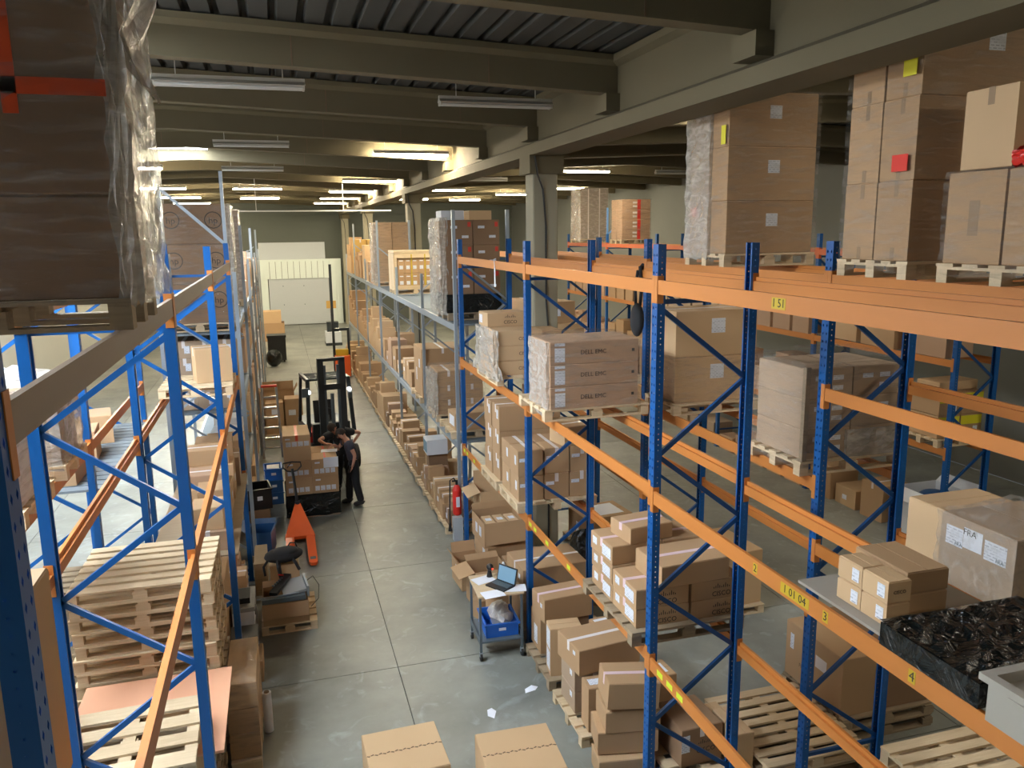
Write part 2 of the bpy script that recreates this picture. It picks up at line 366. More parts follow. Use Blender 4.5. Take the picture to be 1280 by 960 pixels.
# ------------------------------------------------------------------ stretch film
def wrap(x0, x1, y0, y1, z0, z1, label, mat='film', off=.012, crump=.012, top=True, name='stretch_film', topz=.0, nseg=None, skirt=0., cat='plastic film'):
    rnd = random.Random(hash((round(x0, 2), round(y0, 2), round(z0, 2))) & 0xffff)
    cx, cy_, cz = (x0 + x1) / 2, (y0 + y1) / 2, z0
    hx, hy = (x1 - x0) / 2 + off, (y1 - y0) / 2 + off; H = z1 - z0 + off
    n = 7; pts = []
    for a, b_ in (((-1, -1), (1, -1)), ((1, -1), (1, 1)), ((1, 1), (-1, 1)), ((-1, 1), (-1, -1))):
        for i in range(n): t = i / n; pts.append((a[0] + (b_[0] - a[0]) * t, a[1] + (b_[1] - a[1]) * t))
    nr = max(5, int(H / .09)); vs = []; fs = []; M = len(pts)
    for r in range(nr + 1):
        z = H * r / nr
        for (u, v) in pts:
            j = rnd.uniform(0, crump); fl = 1 + skirt * max(0, 1 - r / 2.) * rnd.uniform(.3, 1)
            vs.append((u * (hx * fl + j), v * (hy * fl + j), z + (rnd.uniform(-.4, .4) * H / nr if 0 < r < nr else rnd.uniform(-.02, .02) if r == 0 else 0)))
    for r in range(nr):
        for k in range(M): fs.append((r * M + k, r * M + (k + 1) % M, (r + 1) * M + (k + 1) % M, (r + 1) * M + k))
    if top:
        base = len(vs); g = 8
        for i in range(g + 1):
            for j in range(g + 1):
                u, v = -1 + 2 * i / g, -1 + 2 * j / g; e = (1 - u * u) * (1 - v * v)
                vs.append((u * hx, v * hy, H + rnd.uniform(0, crump) + topz * e * rnd.uniform(.5, 1.2)))
        for i in range(g):
            for j in range(g): a = base + i * (g + 1) + j; fs.append((a, a + g + 1, a + g + 2, a + 1))
    me = bpy.data.meshes.new(name); me.from_pydata(vs, [], fs); me.update()
    o = link(name, me, mat, None, (cx, cy_, cz)); tag(o, uniq(label), cat); return o

# ------------------------------------------------------------------ racking
def perf_strip(mb, o, r, u, w_, H, pitch, hw, hh, cols=1, z0=0., frac=1.):
    """sheet-metal strip with real diamond holes: o corner, r unit across, u unit up"""
    o, r, u = Vector(o), Vector(r), Vector(u); cw = w_ / cols; n = int((H - z0) / pitch)
    for c in range(cols):
        for k in range(n):
            b_ = o + r * cw * c + u * (z0 + pitch * k); q = [b_, b_ + r * cw, b_ + r * cw + u * pitch, b_ + u * pitch]
            ce = b_ + r * cw / 2 + u * pitch / 2; hl = [ce - u * hh, ce + r * hw, ce + u * hh, ce - r * hw]
            mb.add(q + hl, [(0, 1, 5, 4), (1, 2, 6, 5), (2, 3, 7, 6), (3, 0, 4, 7)])
    e = o + u * (z0 + pitch * n); mb.add([e, e + r * w_, o + r * w_ + u * H, o + u * H], [(0, 1, 2, 3)])
    if z0: mb.add([o, o + r * w_, o + r * w_ + u * z0, o + u * z0], [(0, 1, 2, 3)])
def post_mesh(H, holes=True):
    def mk():
        mb = MB(); w_, d, l = .1, .075, .02
        if holes:
            perf_strip(mb, (0, .05, 0), (0, -1, 0), (0, 0, 1), w_, H, .075, .0095, .017, 2)
            perf_strip(mb, (d, .05, 0), (-1, 0, 0), (0, 0, 1), d, H, .05, .006, .007)
            perf_strip(mb, (0, -.05, 0), (1, 0, 0), (0, 0, 1), d, H, .05, .006, .007)
            mb.add([(d, .05, 0), (d, .05 - l, 0), (d, .05 - l, H), (d, .05, H)], [(0, 1, 2, 3)]); mb.add([(d, -.05, 0), (d, -.05 + l, 0), (d, -.05 + l, H), (d, -.05, H)], [(3, 2, 1, 0)])
        else:
            t = .004
            mb.box(0, t, -.05, .05, 0, H); mb.box(t, d, .05 - t, .05, 0, H); mb.box(t, d, -.05, -.05 + t, 0, H); mb.box(d - t, d, .05 - l, .05 - t, 0, H); mb.box(d - t, d, -.05 + t, -.05 + l, 0, H)
        return mb.mesh('post', fix=False)
    return cached(('post', H, holes), mk)
def frame(xf, y, depth, H, label, sgn=1, mat='blue', ztop=None, step=.66, holes=True, brace='blue_dark', down=True, up_mat=None, up_h=0):
    """upright frame; xf = outer face of the front post, sgn=+1: depth runs to +x"""
    o = empty('upright_frame', (xf, y, 0), uniq(label), 'rack upright', 0, None)
    pm = cached(('postm', H, holes, mat), lambda: post_mesh(H, holes).copy())
    for k, (x, rz) in enumerate(((0, 0 if sgn > 0 else PI), (sgn * depth, PI if sgn > 0 else 0))):
        p = link('post', pm, mat, o, (x, 0, 0), (0, 0, rz))
        link('foot_plate', cached('foot', lambda: MB().box(-.02, .11, -.07, .07, 0, .006).mesh('foot')), 'blue_dark', p)
        if up_mat:
            up = MB().box(.01, .06, -.035, .035, H, H + up_h); up.obj('extension_post', up_mat, p)
    zt = ztop or H - .55; z = zt; a = 0; xs = (sgn * .06, sgn * (depth - .06))
    mb = MB().bar((xs[0], 0, zt + .06), (xs[1], 0, zt + .06), .03, .04); mb.obj('brace', brace, o)
    while z - step > .15:
        MB().bar((xs[a], .0, z), (xs[1 - a], .0, z - step), .03, .042).obj('brace', brace, o)
        z -= step; a = 1 - a
    MB().bar((xs[0], 0, z - .05), (xs[1], 0, z - .05), .03, .04).obj('brace', brace, o)
    if up_mat:
        MB().bar((xs[0], 0, H + .0), (xs[1], 0, H + up_h * .75), .045, .045).obj('extension_brace', up_mat, o)
    return o
def beam(x, y0, y1, ztop, label, sgn=1, mat='orange', plates=(), h=.12, cmat=None):
    cmat = cmat or mat
    """load beam between two uprights; x = outer face, sgn=+1: body behind it runs to +x"""
    ln = y1 - y0 - .104
    poly = [(0, 0), (.05, 0), (.05, -.0 + .085), (.026, .085), (.026, h), (0, h)]
    key = ('beam', round(ln, 3), sgn, mat, h)
    me = cached(key, lambda: MB().prism([(sgn * u, v - h) for u, v in poly], 'y', -ln / 2, ln / 2).mesh('beam'))
    o = link('load_beam', me, mat, None, (x, (y0 + y1) / 2, ztop)); tag(o, uniq(label), 'rack beam', None, 'thing')
    for s in (-1, 1):
        cm = cached(('conn', s, sgn, cmat), lambda: MB().box(*sorted((-sgn * .005, -sgn * .001)), *sorted((0, s * .05)), -.2, .035).box(*sorted((sgn * .0, sgn * .055)), *sorted((-s * .004, 0)), -.2, .035).mesh('conn'))
        link('end_connector', cm, cmat, o, (0, s * (ln / 2 + .001), 0))
    for (yy, w_, hh, mt, tx, tmat) in plates:
        M = Matrix(((0, 0, -sgn, -sgn * .0005), (-sgn, 0, 0, yy - (y0 + y1) / 2), (0, 1, 0, -h / 2), (0, 0, 0, 1)))
        pl = put(link('location_plate', sheet_mesh(w_, hh, mt)), o, M)
        if tx:
            me = text_mesh(tx, hh * 1.05).copy(); me.materials.append(MAT[tmat]); put(link('plate_lettering', me), pl, Matrix.Translation((0, 0, .002)))
    return o

# ================================================================== SETTING
# floor: dark joint bed with separate power-floated slabs
fl = struct(MB().box(-9, 16, -6, 54.6, -.2, -.012).obj('floor', 'joint'), 'grey concrete floor in large cast panels')
fx = [-9, -4.9, 1.255, 7.4, 16]; fy = [-6, -3.26, .07, 3.4, 6.72] + [10.03 + 3.33 * k for k in range(14)]
fy = [v for v in fy if v < 54.5] + [54.6]
for i in range(len(fx) - 1):
    for j in range(len(fy) - 1):
        MB().box(fx[i] + .006, fx[i + 1] - .006, fy[j] + .006, fy[j + 1] - .006, -.012, 0).obj('slab', 'floor_slab', fl)
struct(MB().box(-9.2, -9, -6, 54.6, 0, 8.6).obj('wall_left', 'wall_paint'))
struct(MB().box(16, 16.2, -6, 54.6, 0, 8.6).obj('wall_right', 'wall_grey'))
struct(MB().box(-9.2, 16.2, -6.2, -6, 0, 8.6).obj('wall_front', 'wall_dark'))
wb = struct(MB().box(-9.2, 16.2, 54.6, 54.8, 0, 8.6).obj('wall_back', 'wall_dark'))
for k in range(11): MB().box(-9, 16, 54.52, 54.6, 4.4 + k * .38, 4.4 + k * .38 + .33).obj('cladding_panel', 'wall_dark', wb)
# white clad bay around the roller door
lb = struct(bpy.data.objects.new('wall_porch', None), 'white clad porch around the loading door'); COL.objects.link(lb)
for k in range(14):
    x0 = -1.1 + k * .375
    if -.55 < x0 + .19 < 3.35: MB().box(x0 + .012, x0 + .363, 53.9, 53.96, 3.0, 4.2).obj('cladding_panel', 'cladding', lb)
    else: MB().box(x0 + .012, x0 + .363, 53.9, 53.96, 0, 4.2).obj('cladding_panel', 'cladding', lb)
MB().box(-1.1, 4.15, 53.97, 54.5, 4.1, 4.22).obj('porch_roof', 'cladding', lb)
MB().box(-1.1, -.5, 53.97, 54.5, 0, 4.1).box(3.4, 4.15, 53.97, 54.5, 0, 4.1).obj('porch_side', 'cladding', lb)
MB().box(-.95, 3.2, 54.4, 54.5, 4.22, 5.3).obj('upper_panel', 'door_grey', lb)
dr = struct(MB().box(-.45, 3.32, 54.0, 54.05, .03, 3.02).obj('door_1', 'door_grey'), 'closed grey sectional loading door')
for k in range(5): MB().box(-.44, 3.31, 53.975, 54.0, .05 + k * .594, .05 + k * .594 + .58).obj('door_panel', 'door_grey', dr)
for x in (.4, 1.7): MB().box(x, x + .05, 53.955, 53.975, 1.3, 1.36).box(x, x + .05, 53.955, 53.975, 2.5, 2.56).obj('bolt', 'truck_grey', dr)
# steel roof deck, girders, purlins
RZ = lambda x: 7.98 + .25 * max(0, 1 - abs((x if x < 4.6 else x - 12.46) + 1.76) / 6.2)
def deck():
    mb = MB(); xs = []; x = -9.1; z0 = .0
    prof = []
    while x < 16.1:
        for dx, dz in ((0, 0), (.2, 0), (.225, .07), (.275, .07)): prof.append((x + dx, RZ(x + dx) + .02 + dz))
        x += .3
    n = len(prof); vs = [(x, y, z) for y in (-6.1, 54.7) for x, z in prof] + [(x, y, z + .12) for y in (-6.1, 54.7) for x, z in prof]
    fs = []
    for k in range(n - 1): fs.append((k, k + 1, n + k + 1, n + k)); fs.append((2 * n + k, 3 * n + k, 3 * n + k + 1, 2 * n + k + 1))
    return mb.add(vs, fs)
struct(link('ceiling', deck().mesh('deck', fix=False), 'roof_steel'), 'ribbed dark steel roof deck')
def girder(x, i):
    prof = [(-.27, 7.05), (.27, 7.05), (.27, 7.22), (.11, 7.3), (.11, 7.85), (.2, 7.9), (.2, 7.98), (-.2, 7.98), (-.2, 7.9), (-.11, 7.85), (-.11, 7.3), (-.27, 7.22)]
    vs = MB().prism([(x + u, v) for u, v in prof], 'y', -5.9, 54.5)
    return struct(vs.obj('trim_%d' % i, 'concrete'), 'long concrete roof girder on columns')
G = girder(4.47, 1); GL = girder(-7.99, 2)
ys = [.07 + 3.33 * k for k in range(-1, 17)]
pn = 0
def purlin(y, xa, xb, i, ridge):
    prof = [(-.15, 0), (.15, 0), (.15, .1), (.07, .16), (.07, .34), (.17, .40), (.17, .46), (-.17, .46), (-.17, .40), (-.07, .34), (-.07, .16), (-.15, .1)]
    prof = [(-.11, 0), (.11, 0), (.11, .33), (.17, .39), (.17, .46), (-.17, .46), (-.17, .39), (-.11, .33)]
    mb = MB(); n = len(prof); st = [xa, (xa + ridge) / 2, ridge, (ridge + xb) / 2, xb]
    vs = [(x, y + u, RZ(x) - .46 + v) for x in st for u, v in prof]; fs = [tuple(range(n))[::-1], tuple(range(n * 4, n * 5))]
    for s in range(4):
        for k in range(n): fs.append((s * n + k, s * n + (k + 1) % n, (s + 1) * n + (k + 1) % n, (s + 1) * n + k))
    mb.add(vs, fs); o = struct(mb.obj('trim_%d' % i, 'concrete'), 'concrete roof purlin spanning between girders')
    for q in (.22, .45, .7, .88):
        x = xa + (xb - xa) * q + random.uniform(-.4, .4)
        MB().box(x - .008, x + .008, y - .114, y - .11, RZ(x) - .455, RZ(x) - .13).obj('joint_strip', 'ink_soft', o)
    return o
i = 3
for y in ys:
    if y > 54: continue
    purlin(y, -7.88, 4.36, i, -1.76); purlin(y, 4.58, 15.95, i + 40, 10.7); i += 1
    for sx in (-1, 1): MB().box(*sorted((4.47 + sx * .112, 4.47 + sx * .3)), y - .19, y + .19, 7.3, 7.515).obj('corbel', 'concrete', G)
for k, y in enumerate((.07, 13.39, 26.71, 40.03, 53.3)):
    c = struct(MB().prism([(4.25, y - .2), (4.27, y - .22), (4.67, y - .22), (4.69, y - .2), (4.69, y + .2), (4.67, y + .22), (4.27, y + .22), (4.25, y + .2)], 'z', 0, 6.75).obj('column', 'concrete_column'), 'square concrete column under the roof girder')
    MB().box(4.17, 4.77, y - .3, y + .3, 6.75, 7.05).obj('column_head', 'concrete', c)
    if k: MB().tube([(4.5, y - .235, 0), (4.5, y - .235, 4.2), (4.47, y - .235, 4.6), (4.47, y - .235, 5.9), (4.42, y - .24, 6.5), (4.3, y - .33, 6.72), (4.25, y - .33, 7.03)], .016, 6).obj('conduit', 'cable', c)
# translucent roof lights on the left slope: the daylight
for k, (y0, y1) in enumerate(((3.65, 6.5), (6.98, 9.8), (20.3, 23.15))):
    struct(MB().box(-6.3, -1.5 if y0 > 15 else -2.6, y0, y1, RZ(-4.4) - .02 - .08, RZ(-4.4) - .08).obj('window_%d' % (k + 1), 'skylight'), 'translucent roof light between two purlins')
# unseen windows added high in the left wall, for light from that side
for k, y in enumerate((3.6, 7.6, 11.6, 15.6)):
    wn = struct(MB().box(-9.0, -8.96, y - 1.7, y + 1.7, 3.6, 6.2).obj('window_%d' % (k + 10), 'window_light'), 'unseen window added in the white side wall')
    for z in (3.58, 4.9, 6.2): MB().box(-8.96, -8.9, y - 1.75, y + 1.75, z - .03, z + .03).obj('window_frame', 'galv', wn)
    for yy in (-1.72, 0, 1.72): MB().box(-8.96, -8.91, y + yy - .03, y + yy + .03, 3.6, 6.2).obj('window_frame', 'galv', wn)
# service pipe and cable tray under the roof
t = empty('cable_tray', (-1, 30, 6.62), 'thin pale cable tray hung across the hall in front of the back wall', 'cable tray')
MB().box(-6.8, 5.2, -.05, .05, -.02, .02).obj('tray', 'tube_off', t)
for x in (-5.5, -2.5, .5, 3.5): MB().box(x - .012, x + .012, -.012, .012, .02, 1.35).obj('hanger', 'tube_off', t)

# ------------------------------------------------------------------ lamps
LN = ['in the row over the racking aisle']
def lamp(x, y, z, ln, lit, label, mat='tube_lit', twin=True, rot=0.):
    o = empty('ceiling_lamp', (x, y, z), uniq(label), 'ceiling lamp', rot)
    zr = RZ(x) - .02
    MB().prism([(-.085, .03), (-.04, .07), (.04, .07), (.085, .03), (.08, .026), (.035, .06), (-.035, .06), (-.08, .026)], 'x', -ln / 2, ln / 2).obj('reflector', 'lamp_housing', o)
    MB().box(-ln / 2, ln / 2, -.03, .03, .07, .115).obj('housing', 'lamp_housing', o)
    for s in ((-.055, .055) if twin else (0,)):
        MB().tube([(-ln / 2 + .03, s, .0), (ln / 2 - .03, s, .0)], .019, 8).obj('tube', mat if lit else 'tube_off', o)
        for q in (-1, 1): MB().box(q * (ln / 2 - .02) - .012, q * (ln / 2 - .02) + .012, s - .02, s + .02, -.02, .04).obj('lamp_holder', 'lamp_housing', o)
    for q in (-.35, .35): MB().box(q * ln - .006, q * ln + .006, -.006, .006, .115, zr - z).obj('hanger', 'lamp_housing', o)
    return o
LAMPS = [(-.38, 10.9, 1.78, 0, 'unlit twin tube lamp under the purlins, first of the aisle row'), (3.24, 11.75, 1.7, 0, 'unlit twin tube lamp beside the girder, above the blue uprights'),
 (-.3, 17.9, 1.5, 0, 'unlit lamp half hidden behind a purlin, second of the aisle row'), (3.29, 19.6, 1.8, 2, 'lit single tube lamp beside the girder before the first lit pair'),
 (-.42, 24.5, 1.68, 0, 'unlit bluish lamp next to the daylit purlin'), (-3.6, 24.2, 1.7, 1, 'lit lamp below the bright roof light'),
 (3.4, 29.3, 1.9, 1, 'lit lamp by the girder, first of its bright row'), (3.4, 36.5, 1.9, 1, 'lit lamp by the girder, second of its bright row'), (3.4, 43.3, 1.9, 1, 'lit lamp by the girder, third of its bright row'), (3.4, 49.9, 1.9, 1, 'lit lamp by the girder, last of its bright row'),
 (-.47, 34.4, 1.9, 1, 'lit lamp above mid aisle, first beyond the unlit bluish one'), (-.5, 43.1, 1.9, 1, 'lit lamp above mid aisle, second beyond the unlit bluish one'),
 (-4.1, 34.3, 2.0, 1, 'lit lamp over the side racks, first of three'), (-4.2, 42.3, 2.0, 1, 'lit lamp over the side racks, second of three'), (-4.3, 50.0, 2.0, 1, 'lit lamp over the side racks, third of three'),
 (9.58, 24.2, 1.55, 2, 'dimly lit twin lamp over the second aisle, above the tall wrapped pallet'), (12.8, 24.4, 1.5, 0, 'unlit lamp over the second aisle near the far wall'), (7.4, 28.4, 1.6, 0, 'unlit lamp just past the girder behind the column'),
 (12.3, 33.5, 1.7, 1, 'lit lamp over the far rack of the second aisle'), (7.3, 35.1, 1.8, 1, 'lit lamp past the girder, first of its row'), (7.4, 44.5, 1.8, 1, 'lit lamp past the girder, second of its row'), (10.6, 45.5, 1.8, 1, 'lit lamp past the girder, over the second aisle end'), (11.5, 39, 1.7, 1, 'lit lamp low over the second aisle beside the white tower')]
for x, y, ln, lit, lab in LAMPS: lamp(x, y, 7.6 if lit != 2 else 7.62, ln, lit > 0, lab, 'tube_lit')
# the same rows of fittings go on overhead and behind the camera, the first two unlit, the lit ones added for fill
for k, (x, y) in enumerate(((-.4, 4.6), (3.3, 4.6), (9.6, 4.6), (7.9, 12.5), (7.9, -.5), (4.0, -3.6), (11.6, 3.0))):
    lamp(x, y, 7.6, 1.8, k > 1, ['unlit lamp overhead over the aisle', 'unlit lamp overhead beside the girder', 'added lit lamp overhead past the back-to-back rack', 'added lit lamp past the girder behind the tall loads', 'added lit lamp past the girder behind the camera', 'added lit lamp beside the end wall behind the camera', 'added lit lamp over the second aisle behind the camera'][k], 'tube_cool')

# ================================================================== RACKING
RN = 'aisle rack'
Y1 = [1.6, 6.28, 10.07, 14.05]
nm = ['first', 'second', 'third', 'fourth']
for k, y in enumerate(Y1):
    frame(3.12, y, .98, 5.68, f'blue upright of the aisle-side pallet rack, {nm[3-k]} from the fire extinguisher', 1, step=.66)
lv = [('lower', 1.93), ('middle', 3.55), ('top', 5.38)]
bn = ['bay with the black wrapped pallet', 'bay beside the trolley', 'bay beside the extinguisher']
LIME = 'lime'
for b_ in range(3):
    for nmz, z in lv:
        zz = z - (.05 if b_ == 0 and nmz != 'top' else 0)
        pl = []
        if nmz == 'lower':
            c = Y1[b_]; W_ = Y1[b_ + 1] - c
            for q in ((.955, .9, .77), (.56,), (.1,))[0:3] if b_ else ((.945, .905, .865), (.56, .515, .475)):
                for qq in q: pl.append((c + W_ * qq, .11, .055, 'lime', None, None))
        if b_ == 0 and nmz == 'middle': pl = [(4.62, .05, .075, 'yellow_band', '2', 'ink'), (4.17, .3, .075, 'yellow_band', '1 01 04', 'ink'), (3.86, .05, .075, 'yellow_band', '3', 'ink'), (3.15, .05, .075, 'yellow_band', '4', 'ink')]
        if b_ == 0 and nmz == 'top': pl = [(4.5, .15, .075, 'yellow_band', '1 51', 'ink')]
        beam(3.12, Y1[b_], Y1[b_ + 1], zz, f'orange {nmz} front beam of the aisle-side rack, {bn[b_]}', 1, plates=pl)
        beam(4.10, Y1[b_], Y1[b_ + 1], zz, f'orange {nmz} back beam of the aisle-side rack, {bn[b_]}', -1)
# rack standing back to back behind it, past the concrete columns
Y2 = [2.45, 6.26, 10.07, 14.05, 17.95]
for k, y in enumerate(Y2): frame(4.85, y, 1.0, 5.68, f'blue upright of the back-to-back rack, {["first","second","third","fourth","fifth"][k]} counted from the camera end', 1, step=.66)
bn2 = ['bay of the marked wrapped cartons', 'bay of the two huge cartons', 'bay behind the column', 'last bay']
for b_ in range(4):
    for nmz, z in ((('lower', 2.8), ('middle', 4.33), ('top', 5.38)) if b_ == 0 else (('lower', 2.2), ('middle', 3.43), ('top', 5.38))):
        beam(4.85, Y2[b_], Y2[b_ + 1], z, f'orange {nmz} front beam of the back-to-back rack, {bn2[b_]}', 1)
        beam(5.85, Y2[b_], Y2[b_ + 1], z, f'orange {nmz} back beam of the back-to-back rack, {bn2[b_]}', -1)
# rack across the second aisle
Y3 = [11.0, 14.85, 18.7, 22.55, 26.4, 30.3]; X3 = 11.2
for k, y in enumerate(Y3): frame(X3, y, .95, 5.68, f'bright blue upright of the rack across the second aisle, {["first","second","third","fourth","fifth","sixth"][k]} along', 1, step=.66, holes=k < 2, up_mat='light_blue' if k in (2, 4) else None, up_h=.9)
for b_ in range(5):
    for nmz, z in (('lower', 1.9), ('middle', 3.5), ('top', 5.35)):
        beam(X3, Y3[b_], Y3[b_ + 1], z, f'{nmz} front beam of the rack across the second aisle, {["first","second","third","fourth","fifth"][b_]} bay', 1, 'red_orange' if nmz == 'top' else 'orange')
        beam(X3 + .95, Y3[b_], Y3[b_ + 1], z, f'{nmz} back beam of the rack across the second aisle, {["first","second","third","fourth","fifth"][b_]} bay', -1)
# rack on the other side of the working aisle
YL = [2.28, 5.97, 9.77, 13.6]
for k, y in enumerate(YL):
    frame(-.69, y, .98, 5.68, f'blue upright of the rack holding the pallet stack, {["first","second","third","last"][k]} along the aisle', -1, step=.62, ztop=5.12, up_mat='galv' if k == 3 else None, up_h=1.1, brace='blue')
bl = ['bay under the dark wrapped load', 'bay of the tall pallet stack', 'bay of the mixed cartons']
for b_ in range(3):
    for nmz, z in (('lower', 1.92), ('middle', 3.53), ('top', 5.38)):
        if nmz == 'lower' and b_ < 2: continue
        tp = nmz == 'top'
        beam(-.69, YL[b_], YL[b_ + 1], z, f'{"brown" if tp else "orange"} {nmz} front beam, {bl[b_]}', -1, 'beam_taupe' if tp else 'orange', cmat='orange')
        beam(-1.67, YL[b_], YL[b_ + 1], z, f'orange {nmz} back beam, {bl[b_]}', 1)
YM = [5.97, 9.77, 13.6]
for k, y in enumerate(YM): frame(-2.12, y, .98, 5.68, f'blue upright of the rack behind the pallet stack, {["first","second","last"][k]} along', -1, step=.62, ztop=5.12, brace='blue')
for b_ in range(2):
    for nmz, z in (('lower', 2.9), ('middle', 3.53), ('top', 5.38)):
        if nmz == 'lower' and b_ == 0: continue
        beam(-2.12, YM[b_], YM[b_ + 1], z, f'orange {nmz} front beam behind the pallet stack, {["white goods bay", "grey board bay"][b_]}', -1)
        beam(-3.10, YM[b_], YM[b_ + 1], z, f'orange {nmz} back beam behind the pallet stack, {["white goods bay", "grey board bay"][b_]}', 1)

# galvanised decked shelving further down both sides
def grey_frame(xf, y, depth, H, label, sgn):
    o = empty('galvanised_upright', (xf, y, 0), uniq(label), 'rack upright')
    pm = cached(('gp', H), lambda: (lambda m_: (m_.materials.append(MAT['galv']), m_)[1])(MB().box(0, .06, -.035, .035, 0, H).mesh('gp', fix=False)))
    link('post', pm, None, o); link('post', pm, None, o, (sgn * depth, 0, 0), (0, 0, PI))
    z = .3; a = 0
    while z + .85 < H:
        MB().bar((sgn * (.06 if not a else depth - .06), 0, z), (sgn * (depth - .06 if not a else .06), 0, z + .8), .025, .035).obj('brace', 'galv', o); z += .85; a = 1 - a
    return o
def deck_bay(xf, y0, y1, z, depth, label, sgn):
    o = empty('shelf_deck', (xf, (y0 + y1) / 2, z), uniq(label), 'shelf')
    ln = (y1 - y0) / 2 - .037; x0, x1 = sorted((0, sgn * .05)); xa, xb = sorted((sgn * depth, sgn * (depth - .05)))
    MB().box(x0, x1, -ln, ln, -.12, 0).obj('front_beam', 'galv', o); MB().box(xa, xb, -ln, ln, -.12, 0).obj('back_beam', 'galv', o)
    n = 6; w_ = 2 * ln / n; p0, p1 = sorted((sgn * .052, sgn * (depth - .052)))
    for k in range(n): MB().box(p0, p1, -ln + w_ * k + .004, -ln + w_ * (k + 1) - .004, -.04, -.006).obj('deck_panel', 'deck_grey', o)
    return o
GY = [14.5, 18.0, 21.9, 25.8, 29.7, 33.6, 37.5]
od = ['first', 'second', 'third', 'fourth', 'fifth', 'sixth', 'seventh']
for k, y in enumerate(GY): grey_frame(3.12, y, 1.08, 6.2 if k in (0, 3, 5) else 4.9, f'galvanised shelving upright past the extinguisher, {od[k]} along', 1)
for b_ in range(6):
    for nmz, z in (('middle', 1.86), ('upper', 4.12)): deck_bay(3.12, GY[b_], GY[b_ + 1], z, 1.08, f'galvanised {nmz} deck past the extinguisher, {od[b_]} bay', 1)
HY = [14.2, 18.0, 21.8, 25.6, 29.4, 33.2, 37.0]
for k, y in enumerate(HY): grey_frame(-.69, y, 1.15, 6.0 if k in (1, 3, 5) else 5.2, f'grey shelving upright past the blue racks opposite, {od[k]} along', -1)
for b_ in range(6):
    for nmz, z in (('lower', 1.5), ('middle', 2.85), ('upper', 4.2)): deck_bay(-.69, HY[b_], HY[b_ + 1], z, 1.15, f'grey {nmz} deck past the blue racks opposite, {od[b_]} bay', -1)

# ================================================================== GOODS ON THE AISLE-SIDE RACK
P14 = .144
# --- middle level (3.55), bay beside the extinguisher: half-wrapped pallet of network cartons
pallet(3.62, 11.85, 3.551, 'pallet under the half-wrapped carton column, aisle-side rack middle beams', rot=PI / 2, lx=1.25, ly=1.15, group=None)
stack('half-wrapped column beside the extinguisher upright', 3.06, 11.28, 3.694, 1, 2, 3, .72, .52, .222, 'card_light', txt=[('-y', .08, -.01, .07, 'CISCO')], jit=.015)
carton(3.38, 12.12, 4.361, .62, .46, .215, 'tan carton with network maker lettering, alone on top of the half-wrapped column', .05, 'card_light', labs=[('-x', -.12, 0, .16, .13)], txt=[('-y', .06, -.045, .075, 'CISCO'), ('-y', .06, .025, .075, 'BARS')])
wrap(3.02, 3.05, 11.27, 12.33, 3.66, 4.36, 'crumpled film round the half-wrapped carton column', 'film_heavy', .008, .03, top=False, skirt=.5)
stack('second column on the half-wrapped pallet', 3.82, 11.7, 3.694, 1, 1, 3, .42, .55, .2, 'card', jit=.01)
# --- middle level, bay beside the trolley: server cartons under film
pallet(3.66, 9.38, 3.55, 'pallet carrying three long film-covered cartons, end jutting over the orange beam', lx=1.36, ly=1.06, nb=5)
for k, nz in enumerate(('bottom', 'middle', 'top')):
    carton(3.62, 9.22, 3.694 + k * .272, 1.14, .74, .27, f'long computer maker carton, {nz} of three under film on the jutting pallet', random.uniform(-.012, .012), 'card_pink',
           labs=[('-y', -.45, -.02, .13, .17), ('-y', -.45, .105, .13, .035), ('-y', .5, .0, .035, .035, 'ink')], txt=[('-y', -.02, 0, .075, 'DELL EMC')])
wrap(3.05, 4.19, 8.85, 9.6, 3.68, 4.51, 'loose clear film draped over three long computer maker cartons', 'film', .012, .014, topz=.1, skirt=.05)
wrap(3.03, 3.10, 8.9, 9.55, 3.60, 4.5, 'bunched bright film on the aisle end of the three long cartons', 'film_heavy', .008, .02, top=False)
# --- lower level (1.93), bay beside the extinguisher
pallet(3.62, 10.66, 1.931, 'pallet under the taped carton block beside the trolley upright', rot=PI / 2, lx=.95, ly=1.18)
pallet(3.60, 11.72, 1.931, 'pallet under the taller carton block, second from the trolley upright', rot=PI / 2, lx=.95, ly=1.18)
stack('taped block beside the trolley upright', 3.05, 10.24, 2.074, 3, 2, 2, .385, .43, .37, 'card', 'tape', labs=[('-x', .08, .03, .08, .13), ('-y', -.1, .05, .12, .05)], jit=.012)
stack('taller block, second pallet from trolley upright', 3.06, 11.26, 2.074, 2, 2, 3, .5, .44, .385, 'card', 'tape', labs=[('-x', .1, .06, .09, .14)], jit=.012)
carton(3.95, 10.5, 2.815, .5, .42, .28, 'yellowish carton lying on the taped block behind the trolley upright', .2, 'card_light', 'tape')
carton(3.8, 11.55, 3.231, .4, .4, .24, 'small carton on the taller block behind the trolley upright', .1, 'card')
# --- lower level, bay beside the trolley: pallet of network cartons against the second upright
pallet(3.60, 7.0, 1.93, 'dark pallet of network cartons, its end seen past the orange beam', lx=1.2, ly=1.26, nb=6, mat='wood_old')
NT = [('-y', .05, -.055, .07, 'CISCO', 'ink'), ('-y', .05, .005, .075, 'BARS', 'ink')]
WL = [('-x', .12, 0, .2, .12), ('-x', -.16, .02, .1, .08)]
stack('network pallet at the second upright', 3.06, 6.42, 2.074, 2, 2, 2, .575, .57, .195, 'card', 'tape_pink', WL, NT, jit=.012, axis='x')
carton(3.66, 6.66, 2.465, .74, .52, .22, 'wide taped carton, near half of third layer on the network pallet', .05, 'card', 'tape_pink', labs=[('-x', .15, .05, .06, .04, 'yellow')])
carton(3.35, 7.3, 2.465, .56, .52, .2, 'taped carton, far aisle-side place of third layer on the network pallet', .04, 'card', 'tape_pink', labs=WL)
